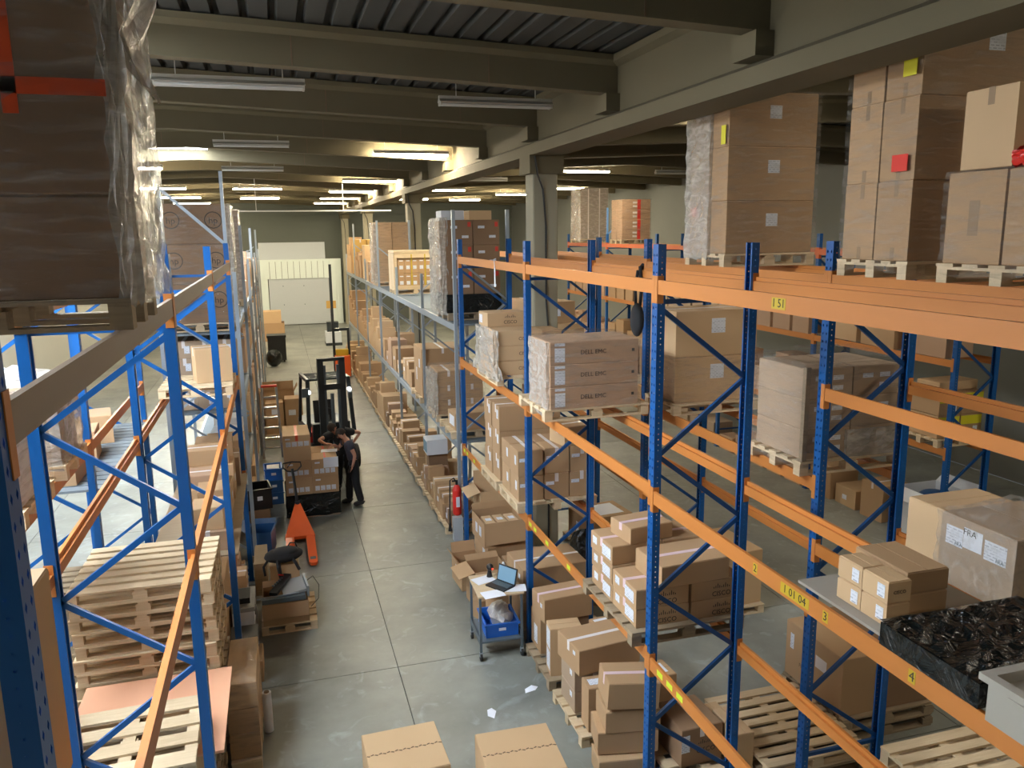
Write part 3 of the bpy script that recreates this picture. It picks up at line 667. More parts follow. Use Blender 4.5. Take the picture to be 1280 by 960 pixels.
carton(3.93, 7.28, 2.465, .54, .5, .2, 'taped carton, far inner place of third layer on the network pallet', -.04, 'card', 'tape_pink')
carton(3.5, 7.25, 2.666, .5, .4, .17, 'topmost flat carton at the far end of the network pallet', .12, 'card', 'tape_pink')
# --- middle level (3.5), bay with the black pallet: boarded shelf
tag(MB().box(3.18, 4.05, 1.75, 4.22, 3.502, 3.52).obj('shelf_board', 'crate_grey'), uniq('grey board laid across the middle beams beside the black wrapped pallet'), 'board')
for j, q in enumerate(('near', 'far')):
    for k, r in enumerate(('lower', 'upper')):
        carton(3.335, 3.615 + j * .215, 3.521 + k * .14, .16, .21, .138, f'small labelled carton, {r} {q} one of the four on the grey board', 0, 'card_light', None, 'y', labs=[('-x', .05, .0, .06, .08, 'label')], txt=[('-y', 0, 0, .03, 'CISCO', 'ink')] if j == 0 and k else ())
for k in range(2): carton(3.6, 3.8, 3.521 + k * .14, .3, .44, .138, f'plain carton {["beneath", "on top"][k]} behind the four small labelled cartons', 0, 'card')
# black foil-wrapped load
mb = MB(); rnd = random.Random(3); n = 14; vs = []; fs = []
for i in range(n + 1):
    for j in range(n + 1):
        u, v = i / n, j / n; e = min(u, 1 - u, v, 1 - v)
        vs.append((u * .98 + rnd.uniform(-.008, .008), v * .67 + rnd.uniform(-.008, .008), .14 + (rnd.uniform(-.02, .03) if e > .02 else 0)))
for i in range(n):
    for j in range(n): a = i * (n + 1) + j; fs.append((a, a + n + 1, a + n + 2, a + 1))
mb.add(vs, fs).box(.005, .975, .005, .665, 0, .13)
tag(mb.obj('wrapped_load', 'black_film', None, (3.09, 2.71, 3.521)), uniq('glossy black film-wrapped low load beside the four small labelled cartons'), 'wrapped load')
# grey plastic container in the corner
t = empty('plastic_crate', (3.44, 2.24, 3.522), uniq('grey plastic container with rolled rim beside the black wrapped load'), 'crate')
mb = MB().box(-.38, .38, -.4, .4, 0, .02)
for a in (-1, 1): mb.box(*sorted((a * .38, a * .365)), -.4, .4, .02, .2).box(-.365, .365, *sorted((a * .4, a * .385)), .02, .2)
mb.obj('container_body', 'crate_grey', t)
mb = MB()
for a in (-1, 1): mb.box(*sorted((a * .36, a * .41)), -.43, .43, .2, .235).box(-.36, .36, *sorted((a * .38, a * .43)), .2, .235)
mb.obj('rim', 'crate_grey', t); MB().box(-.36, .36, -.38, .38, .17, .18).obj('lid_panel', 'crate_grey', t)
for k in range(3): MB().box(-.388, -.38, -.3 + k * .22, -.15 + k * .22, .03, .18).obj('rib', 'crate_grey', t)
# --- top level: nothing on the aisle-side beams; hanging tag and black bag on the beam
t = empty('paper_tag', (3.108, 11.5, 5.40), uniq('white paper strip tied round the top orange beam near the extinguisher bay'), 'tag')
MB().box(-.002, 0, -.03, .03, -.4, -.12).obj('strip', 'paper', t); MB().tube([(0, 0, -.12), (-.004, 0, -.06), (-.004, .03, .005), (.03, .03, .012)], .006, 5).obj('string', 'paper', t)
t = empty('shoulder_bag', (4.055, 8.55, 5.39), uniq('black bag hanging by its strap from the top back beam'), 'bag')
MB().tube([(.02, 0, -.05), (.0, -.06, .02), (-.03, -.06, .0), (-.02, -.08, -.3), (-.02, -.05, -.45)], .02, 6).tube([(-.02, .06, -.45), (-.02, .08, -.25), (-.02, .02, -.05)], .018, 6).obj('strap', 'black_cloth', t)
MB().ball((-.03, 0, -.62), (.07, .13, .2), 12, 8).obj('bag_body', 'black_cloth', t, smooth=True)

# --- floor level under the aisle-side rack, from the extinguisher towards the camera
WH = 'on the floor between extinguisher and trolley'
pallet(3.5, 12.75, 0, 'pallet under the open cartons beside the extinguisher upright', rot=PI / 2)
carton(3.42, 12.5, .144, .72, .78, .52, 'closed carton beneath the open one full of small boxes', .03, 'card', labs=[('-x', .15, .1, .14, .14)])
open_box(3.38, 12.5, .665, .74, .74, .42, 'open carton holding small boxes, stacked beside the extinguisher upright', .04, 'card', ((1, -75), (.3, 75), (0, 0), (1, -60)), labs=[('-x', .12, 0, .13, .17), ('-x', -.1, 0, .12, .17)])
for k in range(3): carton(3.18 + k * .2, 12.45, .9, .17, .4, .13, f'small box in the open carton beside the extinguisher, {["first", "second", "third"][k]} from the aisle', .03 * k, 'card_light', labs=[('top', 0, 0, .1, .12)])
open_box(3.62, 13.68, .0, .66, .6, 1.2, 'tall open carton with raised flap behind the extinguisher upright', -.03, 'card_light', ((.0, 20), (.8, 88), (.8, -20), (.5, -80)), labs=[('-y', .15, .3, .14, .2)])
open_box(2.80, 12.35, 0, .42, .6, .44, 'open carton standing in the aisle edge beside the extinguisher', .06, 'card', ((.6, 60), (.6, 70), (.6, 50), (0, 0)), labs=[('-x', 0, .05, .12, .14)])
open_box(2.92, 11.58, .0, .55, .5, .62, 'open carton with wide splayed flaps beyond the trolley', .06, 'card', ((1, -20), (.5, 30), (1, -15), (0, 0)), labs=[('-y', .1, -.1, .16, .06)])
carton(3.42, 11.62, 0, .32, .56, .6, 'upright carton with white labels behind the splayed open carton', .05, 'card', labs=[('top', 0, -.1, .1, .12), ('top', 0, .12, .1, .12)])
carton(3.88, 11.6, 0, .34, .7, .66, 'dark upright carton, inner neighbour of the one behind splayed carton', -.08, 'card')
carton(2.7, 11.12, 0, .22, .24, .3, 'small crushed carton on the floor in front of the splayed open carton', .3, 'card')
carton(2.82, 10.8, 0, .24, .26, .34, 'small carton on the floor just beyond the trolley', -.2, 'card')
pallet(3.66, 10.62, 0, 'pallet under the long cartons behind the trolley', lx=1.2, ly=.8)
carton(3.6, 10.62, .145, 1.0, .72, .4, 'long plain carton, lower of two behind the trolley', 0, 'card')
carton(3.6, 10.64, .546, 1.0, .74, .5, 'long taped carton, upper of two behind the trolley', .04, 'card', 'tape', labs=[('-x', .2, .1, .08, .08)])
# trolley side piles, camera side of the third upright
pallet(3.62, 9.35, 0, 'old dark pallet under the cartons just past the trolley', lx=1.2, ly=1.0, mat='wood_old')
carton(3.28, 9.72, .144, .3, .42, .52, 'upright carton with side label leaning at the trolley upright', .0, 'card', labs=[('-x', 0, -.05, .14, .26)])
carton(3.46, 9.58, .67, .7, .42, .34, 'taped carton laid on top of the upright ones beside trolley upright', .09, 'card', 'tape_pink', labs=[('-x', .1, .05, .06, .06)])
carton(3.62, 9.62, .144, .34, .4, .52, 'plain upright carton hidden behind the label-covered tall carton', 0, 'card_dark')
carton(3.30, 9.05, .144, .42, .26, .66, 'tall narrow carton with red and white stickers on an old pallet', -.12, 'card_light', labs=[('-x', 0, .16, .2, .26), ('-x', 0, -.14, .18, .26), ('-y', .02, .17, .22, .17), ('-y', .02, .21, .2, .06, 'red_print')])
carton(3.86, 9.0, .144, .34, .3, .62, 'carton with crumpled white paper on top, inner side of sticker carton', .1, 'card', labs=[('top', 0, 0, .28, .2, 'paper')])
pallet(3.6, 8.15, 0, 'pale pallet edging the aisle under the three taped cartons', lx=1.2, ly=1.0)
for k in range(2): carton(3.34, 8.32, .144 + k * .28, .52, .44, .275, f'taped carton, {["bottom", "middle"][k]} of three on the pale aisle pallet', .02, 'card_grey', 'tape', 'y', labs=[('-x', .1, .06, .07, .07)])
carton(3.46, 8.28, .705, .82, .56, .32, 'wide taped carton, top of three on the pale aisle pallet', .12, 'card', 'tape', 'x', labs=[('-x', .15, .08, .06, .05)])
carton(3.28, 7.82, .145, .34, .26, .55, 'tall plain carton between the three taped ones and the toppled pile', -.06, 'card', labs=[('top', -.05, 0, .16, .12)])
carton(4.0, 7.86, .145, .4, .34, .55, 'carton topped by white paper behind the toppled pile', .05, 'card', labs=[('top', -.02, 0, .3, .2, 'paper')])
carton(3.30, 7.18, .0, .62, .34, .24, 'flattish plain carton at the bottom of the toppled pile', -.14, 'card_light')
carton(3.36, 7.3, .25, .66, .42, .26, 'brown carton second from bottom in the toppled pile', -.2, 'card')
carton(3.40, 7.3, .512, .60, .46, .25, 'brown carton third from bottom in the toppled pile', -.16, 'card')
carton(3.38, 7.26, .80, .56, .44, .3, 'pink-taped carton tipped on top of the toppled pile', -.16, 'card', 'tape_pink', 'x', tilt=(.0, .06))
carton(3.44, 6.78, .002, .3, .24, .16, 'blue low tray showing behind the toppled pile', 0, 'bin_blue', cat='tray', name='plastic_tray')
pallet(4.11, 6.95, 0, 'pale floor pallet behind the second upright under a lone network carton', lx=.92, ly=1.1, nb=5)
carton(4.05, 7.12, .145, .5, .56, .44, 'lone network maker carton on the pale floor pallet', .05, 'card_dark', 'tape', txt=[('-y', .05, -.06, .08, 'CISCO'), ('-y', .05, .02, .08, 'BARS')], labs=[('-y', -.2, .05, .1, .2)])
for k in range(3): carton(4.45, 6.74 + k * .26, .145, .2, .24, .42 - .1 * (k == 2), f'small brown carton, {["first", "second", "third"][k]} of a row behind the lone network carton', .02, 'card_light')
for k in range(2): pallet(5.21, 7.05, .001 + k * .145, f'{["bottom", "top"][k]} pallet of the low empty pair behind the second upright', lx=1.24, ly=1.3, nb=8, mat='wood' if k else 'wood_old')

# ================================================================== GOODS ON THE BACK-TO-BACK RACK
# two huge cartons (4.33/3.43 bays)
pallet(5.45, 9.52, 3.43, 'pallet under the two huge pale cartons', lx=1.25, ly=.86)
for k in range(2):
    carton(5.46, 9.54, 3.575 + k * .6, 1.18, .72, .595, f'huge pale carton with one white sheet, {["lower, film-wrapped", "upper, unwrapped"][k]}', 0, 'card_light', 'tape' if k else None, labs=[('-y', .02, .1, .2, .19)])
wrap(4.87, 6.05, 9.18, 9.9, 3.52, 4.17, 'clear film round the lower huge pale carton', 'film', .012, .014, top=False, skirt=.04)
# tall wrapped load in the next bay
pallet(5.35, 6.83, 3.43, 'pallet under the wide load of stacked trays wrapped in clear film', lx=1.2, ly=.9)
t = 'wide film-wrapped load by the second upright'
stack(t, 4.8, 6.42, 3.575, 2, 1, 3, .54, .8, .3, 'card_grey', None, [('-y', .1, .05, .12, .045), ('-y', .1, -.05, .12, .045), ('-y', -.1, .05, .12, .045)], jit=.004)
MB_ = MB().bar((4.79, 6.4, 3.58), (4.79, 6.4, 4.5), .05, .05); tag(MB_.obj('corner_batten', 'wood_old'), uniq('brown corner batten at the aisle end of the wide wrapped load'), 'batten')
wrap(4.8, 5.88, 6.42, 7.22, 3.5, 4.5, 'loose clear film round the wide load of stacked cartons', 'film', .03, .02, topz=.12, skirt=.06)
wrap(5.3, 5.86, 6.40, 6.46, 3.55, 3.85, 'bright crumpled film patch low on the wide wrapped load', 'film_heavy', .005, .02, top=False)
# bay with the marked cartons (camera end)
pallet(5.42, 4.3, 2.8, 'pallet under the marked wrapped cartons', lx=1.15, ly=1.25)
LF = [('-x', -.2, .17, .16, .15, 'label'), ('-x', .17, .17, .19, .15, 'label')]
o = carton(5.3, 4.465, 2.945, .78, .67, .66, 'film-wrapped carton marked with three white country-code sheets', 0, 'card_grey', None, 'y', labs=LF)
put(link('shipping_label', sheet_mesh(.17, .16, 'paper')), o, face_matrix('-x', .78, .67, .66, -.03, .195, .0028))
for u, v, s, mt in ((-.06, .24, .07, 'ink'), (-.155, .118, .04, 'truck_grey'), (.215, .118, .04, 'truck_grey')):
    me = text_mesh('FRA', s).copy(); me.materials.append(MAT[mt]); put(link('printed_lettering', me), o, face_matrix('-x', .78, .67, .66, u, v, .0045))
carton(5.32, 5.02, 2.945, .7, .38, .64, 'pale carton standing behind the country-code carton', 0, 'card_light')
wrap(4.91, 5.69, 4.13, 4.80, 2.93, 3.61, 'crumpled clear film over the country-code carton', 'film_crumple', .01, .02, topz=.16)
NW = ["bottom", "second", "third", "fourth", "fifth", "top"]
for k in range(6): pallet(5.95, 5.1, .001 + k * .1445, f'pallet {NW[k]} in the floor stack below the country-code carton', lx=1.25, ly=1.15, nb=7, mat='wood_old' if k < 3 else 'wood', simple=k < 3)
for k in range(2): pallet(6.48, 7.4, .001 + k * .145, f'{["lower", "upper"][k]} pallet under the two big brown cartons past the low empty pair', lx=1.24, ly=1.15, nb=7, mat='wood_old', simple=True)
carton(6.15, 7.42, .292, .58, 1.04, .72, 'big brown carton with tape and white slip past the low empty pallets, nearer the rack', 0, 'card', labs=[('-x', .15, .1, .2, .15, 'tape'), ('-x', -.4, .12, .07, .2)], txt=[('-x', -.12, -.12, .07, 'FRAGILE', 'ink_soft')])
carton(6.78, 7.42, .292, .62, 1.04, .78, 'big dark carton behind the taped big brown one past the low empty pallets', 0, 'card_dark')
# top level: the four tall wrapped loads
def tall(where, x0, x1, y0, y1, z, cols, rows, hh, lab_side, stickers, mat='card', filmn='film', rowsy=2):
    pallet((x0 + x1) / 2, (y0 + y1) / 2, z, f'pallet under {where}', lx=x1 - x0 + .04, ly=y1 - y0 + .03)
    stack(where, x0, y0, z + .145, cols, rowsy, rows, (x1 - x0) / cols, (y1 - y0) / rowsy, hh, mat, None, lab_side, jit=.006)
    wrap(x0, x1, y0, y1, z + .06, z + .145 + rows * hh, f'stretch film round {where}', filmn, .01, .01, skirt=.02)
    for (yy, zz, w_, h, mt, nme) in stickers:
        tag(MB().box(x0 - .026, x0 - .023, yy - w_ / 2, yy + w_ / 2, zz - h / 2, zz + h / 2).obj('sticker_sheet', mt), uniq(nme), 'sticker')
tall('the three-layer load with three white sheets', 4.86, 6.0, 8.06, 8.92, 5.38, 1, 3, .585, [('-y', .02, .08, .15, .14)], [(8.14, 6.82, .09, .2, 'yellow', 'yellow sticker on the three-layer load with white sheets'), (8.74, 6.0, .14, .1, 'red', 'red sticker low on the three-layer load with white sheets')], filmn='film')
wrap(4.84, 4.9, 8.42, 8.94, 5.46, 7.22, 'bright crinkled film down the aisle side of the three-layer load', 'film_heavy', .006, .018, top=False)
tall('the tallest load under the girder', 4.86, 6.02, 5.32, 6.12, 5.38, 1, 3, .64, [('-y', .12, .1, .16, .14), ('-x', .02, -.26, .045, .1, 'tape_brown'), ('-x', .02, .255, .045, .12, 'tape_brown')], [(5.42, 7.05, .14, .19, 'yellow', 'yellow sticker on the tallest load under the girder'), (5.46, 6.3, .17, .13, 'red', 'red sticker halfway up the tallest load under the girder')], mat='card')
tall('the half-height load at the frame edge', 4.86, 6.0, 3.95, 4.98, 5.38, 2, 1, .66, [('-x', .0, .0, .09, .25, 'tape_brown')], [])
carton(5.2, 4.72, 6.2, .55, .44, .56, 'plain tall carton standing on the half-height load', .0, 'card_light', 'tape_brown')
tag(wrap(4.86, 5.2, 4.2, 4.42, 6.2, 6.3, 'crumpled red film lump on the half-height load', 'red', .0, .03), 'crumpled red film lump on the half-height load', 'plastic film')
# remaining places on this rack
pallet(5.35, 14.9, 3.43, 'pallet under the two mismatched cartons past the column', lx=1.1, ly=.8)
carton(5.3, 14.85, 3.575, .85, .6, .46, 'yellowish wide carton, lower of the mismatched pair past the column', 0, 'card_light')
carton(5.25, 14.9, 4.036, .62, .5, .42, 'brown carton with white sheet, upper of mismatched pair past the column', .08, 'card', labs=[('-y', -.1, .0, .2, .14)])
WBH = 'past the column on the back-to-back rack'
pallet(5.36, 16.4, 3.431, 'pallet under the four cartons past the column, back-to-back rack', lx=1.2, ly=1.0)
stack('middle beams, ' + WBH, 4.9, 15.9, 3.576, 2, 1, 2, .45, 1., .4, 'card', 'tape', jit=.02)
pallet(5.36, 11.8, 3.431, 'pallet on the middle beams behind the column', lx=1.2, ly=1.05)
stack('middle beams behind the column', 4.92, 11.3, 3.576, 2, 1, 1, .45, 1., .45, 'card', jit=.02)
# floor: white sheeted pallets and the black sack by the second aisle
for k in range(2):
    pallet(5.52, 12.1 + k * 1.15, 0, f'floor pallet of paper-covered goods, {["near", "far"][k]} one behind the aisle-side rack', lx=1.1, ly=.9)
    carton(5.55, 12.1 + k * 1.15, .145, .95, .75, .42 + .1 * k, f'carton under white paper sheets, {["near", "far"][k]} one behind the aisle-side rack', .1, 'card', labs=[('top', 0, 0, .7, .55, 'paper'), ('-x', 0, 0, .1, .2, 'paper')])
mb = MB(); rnd = random.Random(5)
mb.ball((0, 0, .45), (.26, .34, .5), 14, 10); mb.v = [(x + rnd.uniform(-.03, .03), y + rnd.uniform(-.03, .03), max(0, z) + rnd.uniform(0, .03)) for x, y, z in mb.v]
tag(mb.obj('sack', 'black_film', None, (4.47, 11.3, .15), smooth=True), uniq('black plastic sack standing on an old pallet behind the trolley upright'), 'sack')
pallet(4.62, 11.3, 0, 'old pallet under the black plastic sack', lx=.6, ly=.9, nb=4, mat='wood_old')
pallet(6.42, 10.45, 0, 'second aisle floor pallet under the white-edged carton', lx=.9, ly=1.1)
carton(6.42, 10.45, .144, .8, 1.0, .86, 'big carton with white film hanging at its side in the second aisle', .08, 'card_light', labs=[('+x', 0, 0, .7, .8, 'tape')])

# ================================================================== GOODS ACROSS THE SECOND AISLE
rn = random.Random(21)
def heap(x0, x1, y0, y1, z, where, n, hmin, hmax, mat, side=1):
    """far-off run of small cartons, too many to count: one joined object"""
    mb = MB(); step = (y1 - y0) / n
    for k in range(n):
        yc = y0 + step * (k + .5); sy = step * rn.uniform(.75, .95); sx = rn.uniform(.4, .8) * (x1 - x0); h = rn.uniform(hmin, hmax); xc = x0 + sx / 2 if side > 0 else x1 - sx / 2
        mb.obox((xc, yc, z + h / 2 + .001), (sx, sy, h)); g = .012
        mb.box(xc - sx / 2 + g, xc + sx / 2 - g, yc - sy / 2 + g, yc - .004, z + h + .001, z + h + .004).box(xc - sx / 2 + g, xc + sx / 2 - g, yc + .004, yc + sy / 2 - g, z + h + .001, z + h + .004)
        if rn.random() < .5:
            h2 = rn.uniform(.15, .35); mb.obox((xc, yc, z + h + h2 / 2 + .005), (sx * .8, sy * .8, h2))
    return tag(mb.obj('carton_stock', mat), uniq(where), 'cartons', None, 'stuff')
def fill(x0, x1, y0, y1, z, where, count_y, hmin, hmax, mats, tape=.5, pal=True, second=.5, side=1, front_first=True):
    """a run of unlike cartons along a deck, each its own thing with its own ordinal label"""
    tops = []; n = count_y; step = (y1 - y0) / n; ORD = ['first', 'second', 'third', 'fourth', 'fifth', 'sixth', 'seventh', 'eighth']
    for k in range(n):
        sy = step * rn.uniform(.72, .94); sx = min(x1 - x0, rn.uniform(.4, .75)); h = rn.uniform(hmin, hmax); yc = y0 + step * (k + .5)
        xc = (x0 + sx / 2 + rn.uniform(0, .06)) if side > 0 else (x1 - sx / 2 - rn.uniform(0, .06)); mt = rn.choice(mats); zz = z + .001
        adj = {'card': 'brown', 'card_light': 'pale', 'card_dark': 'dark', 'card_yellow': 'yellowish', 'card_pink': 'pinkish brown', 'card_grey': 'greyish', 'white_board': 'white'}[mt]
        f = '-x' if side > 0 else '+x'; top = zz + h
        carton(xc, yc, zz, sx, sy, h, f'{adj} carton, {ORD[k]} along, {where}', rn.uniform(-.04, .04), mt, 'tape' if rn.random() < tape else None, None, [(f, rn.uniform(-.05, .05), rn.uniform(-.02, .04), min(.14, sy * .4), min(.1, h * .5))] if rn.random() < .6 else (), group=None)
        if rn.random() < second and h < .55:
            h2 = rn.uniform(.14, .3); m2 = rn.choice(mats); a2 = {'card': 'brown', 'card_light': 'pale', 'card_dark': 'dark', 'card_yellow': 'yellowish', 'card_pink': 'pinkish brown', 'card_grey': 'greyish', 'white_board': 'white'}[m2]
            top = zz + h + .001 + h2
            carton(xc + rn.uniform(-.03, .03), yc, zz + h + .001, sx * .8, sy * .8, h2, f'{a2} carton atop the {ORD[k]}, {where}', rn.uniform(-.08, .08), m2, 'tape' if rn.random() < .4 else None)
        tops.append((xc, yc, top))
        if x1 - x0 - sx > .35 and rn.random() < .22:
            d = x1 - x0 - sx - .06; h3 = rn.uniform(hmin, hmax)
            carton((x0 + sx + .06 + d / 2) if side > 0 else (x1 - sx - .06 - d / 2), yc, zz, min(d, .45), sy * .9, h3, f'carton behind the {ORD[k]} one, {where}', 0, rn.choice(mats))
    return tops
MX = ['card', 'card', 'card', 'card_light', 'card_pink', 'card_grey']
pallet(11.7, 11.6, 1.9, 'pallet of yellow-banded cartons beside the first bright blue upright', lx=1.1, ly=.9)
for k in range(4):
    o = carton(11.45 + .5 * (k % 2), 11.6, 2.045 + .42 * (k // 2), .48, .72, .41, f'yellow-banded carton, {["lower aisle-side", "lower inner", "upper aisle-side", "upper inner"][k]} beside the bright blue upright', 0, 'card', labs=[('-y', 0, .1, .46, .16, 'yellow'), ('-y', .1, -.08, .1, .12)])
carton(11.72, 11.62, 2.886, .9, .5, .16, 'flat pale carton topping the yellow-banded cartons', .05, 'card_light')
open_box(11.75, 11.7, 0, .9, .9, .9, 'white open carton on the floor under the yellow-banded cartons', 0, 'white_board', ((.5, 40), (.6, -60), (.6, -50), (.5, 40)))
tag(MB().ball((0, 0, .0), (.3, .34, .16), 14, 8).obj('blue_sack', 'bin_navy', None, (11.7, 11.62, .75), smooth=True), uniq('dark blue sack bulging from the white open carton'), 'sack')
for b_ in range(5):
    for nmz, z in (('floor', 0), ('lower', 1.9), ('middle', 3.5)):
        if b_ == 0 and nmz != 'middle': y0 = 12.4
        else: y0 = Y3[b_] + .12
        if b_ > 0: heap(X3 + .02, X3 + .93, y0, Y3[b_ + 1] - .12, z, f'small far cartons, {nmz} level, {["first", "second", "third", "fourth", "fifth"][b_]} bay across second aisle', 5, .3, .9, ['card', 'card_pink', 'card_grey'][b_ % 3]); continue
        fill(X3 + .02, X3 + .93, y0, Y3[b_ + 1] - .12, z, f'{nmz} level, {["first", "second", "third", "fourth", "fifth"][b_]} bay across second aisle', 3, .4, .95, MX, second=.4)
tall('the white-strapped tower across the second aisle', X3 + .05, X3 + 1.15, 29.0, 30.0, 5.35, 2, 4, .47, [], [], mat='card_pink', filmn='film_heavy', rowsy=1)
for q in (.3, .75): tag(MB().box(X3 + .05 + q - .02, X3 + .05 + q + .02, 28.97, 28.978, 5.5, 7.36).obj('strap', 'tape'), uniq(f'white strap down the tower across the second aisle, {"left of the pair" if q < .5 else "right of the pair"}'), 'strap')
tall('the red-edged tower across the second aisle', X3 + .05, X3 + 1.1, 25.2, 26.1, 5.35, 1, 4, .33, [('-y', -.05, .06, .16, .06, 'tape'), ('-y', -.05, -.06, .16, .06, 'tape'), ('-y', .1, 0, .12, .31, 'red')], [], mat='card_pink', filmn='film')

# ================================================================== GOODS ON THE GALVANISED SHELVING (beyond the extinguisher)
MR = ['card', 'card', 'card_light', 'card', 'card_dark', 'card_pink']
# upper deck, 4.12
ZU = 4.121
pallet(3.75, 15.7, ZU, 'black-skirted pallet under the dark tower beside the extinguisher bay', lx=1.2, ly=1.1, mat='wood_old')
tag(MB().box(3.13, 4.22, 15.14, 16.26, ZU + .15, ZU + .5).obj('film_base', 'black_film'), uniq('black film-wrapped base of the dark tower beside the extinguisher bay'), 'wrapped load')
stack('dark tower beside the extinguisher bay', 3.14, 15.16, ZU + .502, 2, 2, 3, .535, .54, .47, 'card_dark', None, [('-y', -.1, .1, .13, .05), ('-y', .12, -.08, .13, .05), ('-y', .2, .15, .06, .09, 'red_print')], jit=.004)
wrap(3.06, 3.14, 15.2, 16.25, ZU + .1, ZU + 1.95, 'bright crumpled film down the aisle side of the dark tower', 'film_heavy', .01, .04, top=False)
for k in range(2): carton(3.35 + k * .55, 15.7, ZU + 1.914, .45, .5, .18, f'{["white-sided", "pale"][k]} carton lying on top of the dark tower', 0, ['white_board', 'card_light'][k])
# timber crate with twenty labelled cartons
t = empty('timber_crate', (3.76, 22.95, ZU), uniq('open timber frame crate holding two layers of labelled cartons'), 'crate')
for x in (-.54, .54):
    for y in (-.48, .48): MB().box(x - .035, x + .035, y - .03, y + .03, .145, 1.14).obj('corner_post', 'wood', t)
MB().box(-.6, .6, -.54, .54, 1.14, 1.2).obj('crate_lid', 'wood', t); MB().box(-.55, .55, -.515, -.49, 1.0, 1.14).obj('rail', 'wood', t); MB().box(-.55, .55, -.515, -.49, .145, .24).obj('rail', 'wood', t)
for k in range(5): MB().box(-.605, -.58, -.5 + k * .205, -.5 + k * .205 + .17, .145, 1.13).obj('side_board', 'wood', t)
pallet(3.76, 22.95, ZU, 'pallet under the timber frame crate', lx=1.2, ly=1.05, nb=5)
for k in range(2):
    for i in range(5): carton(3.38 + i * .19, 22.65, ZU + .146 + k * .43, .185, .3, .425, f'narrow labelled carton in the timber crate, {["lower", "upper"][k]} row, {["first", "second", "third", "fourth", "fifth"][i]} from aisle', 0, 'card', None, 'y', [('-y', 0, -.05, .1, .1), ('-y', 0, .13, .1, .03)])
for i in range(2): tag(MB().box(3.64 + i * .38, 3.675 + i * .38, 22.42, 22.43, ZU + .24, ZU + 1.1).obj('strap', 'yellow_band'), uniq(f'yellow strap round the timber crate, {["aisle-side", "inner"][i]} one'), 'strap')
# tall film-wrapped tower and further loads
pallet(3.7, 26.7, ZU, 'pallet under the brown film-wrapped tower past the timber crate', lx=1.15, ly=1.0)
stack('brown film-wrapped tower past the timber crate', 3.14, 26.22, ZU + .145, 2, 1, 4, .54, .94, .47, 'card', None, jit=.004)
wrap(3.14, 4.22, 26.22, 27.16, ZU + .1, ZU + 2.03, 'shiny film round the brown tower past the timber crate', 'film', .015, .015)
wrap(3.08, 3.14, 26.2, 27.16, ZU + .1, ZU + 2.0, 'bright film edge on the aisle side of the brown tower', 'film_heavy', .006, .02, top=False)
fill(3.14, 4.1, 27.6, 29.6, ZU, 'upper deck just past the brown film-wrapped tower', 3, .6, 1.0, MR, second=.3)
stack('yellowish stack on the upper deck further along', 3.2, 34.0, ZU + .001, 2, 1, 3, .5, 1., .48, 'card_yellow', 'tape', jit=.01)
fill(3.14, 4.1, 31.4, 32.1, ZU, 'upper deck before the yellowish stack', 1, .5, .9, MR, second=.2)
stack('tan stack on the upper deck, fifth bay', 3.2, 30.2, ZU + .001, 2, 1, 3, .5, 1., .42, 'card_light', 'tape', jit=.01)
heap(3.14, 4.1, 32.2, 33.5, ZU, 'far cartons on the upper deck beyond the tan stack', 3, .5, 1.0, 'card')
heap(3.14, 4.1, 35.2, 37.3, ZU, 'far cartons of unlike heights along the upper deck, last shelving bay', 6, .6, 1.3, 'card_light')
# middle deck 1.86
ZM = 1.861
pallet(3.62, 15.35, ZM, 'pallet with one end empty, middle deck beside the extinguisher upright', lx=1.1, ly=1.2, nb=6)
carton(3.55, 15.1, ZM + .145, .8, .55, .34, 'white-ended carton on the pallet of the middle deck beside the extinguisher upright', .05, 'card', labs=[('-x', 0, 0, .35, .2, 'paper')])
pallet(3.62, 16.75, ZM, 'pallet of the film-wrapped column on the middle deck', lx=1.1, ly=.95)
stack('film-wrapped column on the middle deck', 3.12, 16.32, ZM + .145, 2, 1, 3, .5, .86, .31, 'card', 'tape', jit=.01)
wrap(3.1, 4.12, 16.3, 17.2, ZM + .08, ZM + 1.1, 'clear film round the column on the middle deck', 'film', .015, .02, topz=.05)
wrap(3.05, 3.1, 16.3, 17.2, ZM + .08, ZM + 1.05, 'bright film on the aisle face of the middle deck column', 'film_heavy', .006, .02, top=False)
pallet(3.62, 18.9, ZM, 'pallet of the big flat-topped carton on the middle deck', lx=1.1, ly=1.3)
carton(3.62, 18.7, ZM + .145, 1.0, 1.1, 1.15, 'big flat-topped carton with strapped sides on the middle deck', 0, 'card', 'tape', labs=[('-x', .2, .2, .16, .2), ('-x', -.2, -.1, .1, .3)])
fill(3.14, 4.1, 20.0, 21.7, ZM, 'middle deck, second shelving bay', 3, .3, .7, MR)
fill(3.14, 4.1, 22.1, 25.6, ZM, 'middle deck, third shelving bay', 5, .35, .95, MR)
heap(3.14, 4.1, 26.0, 29.5, ZM, 'small far cartons along the middle deck, fourth shelving bay', 6, .35, 1.1, 'card_light')
mb = MB().ball((0, 0, .3), (.42, .6, .32), 14, 9); rnd = random.Random(8); mb.v = [(x + rnd.uniform(-.04, .04), y + rnd.uniform(-.04, .04), max(0, z)) for x, y, z in mb.v]
heap(3.14, 4.1, 29.9, 33.4, ZM, 'small far cartons along the middle deck, fifth shelving bay', 7, .3, 1.0, 'card')
heap(3.14, 4.1, 33.8, 37.3, ZM, 'small far cartons along the middle deck, sixth shelving bay', 7, .3, 1.2, 'card')
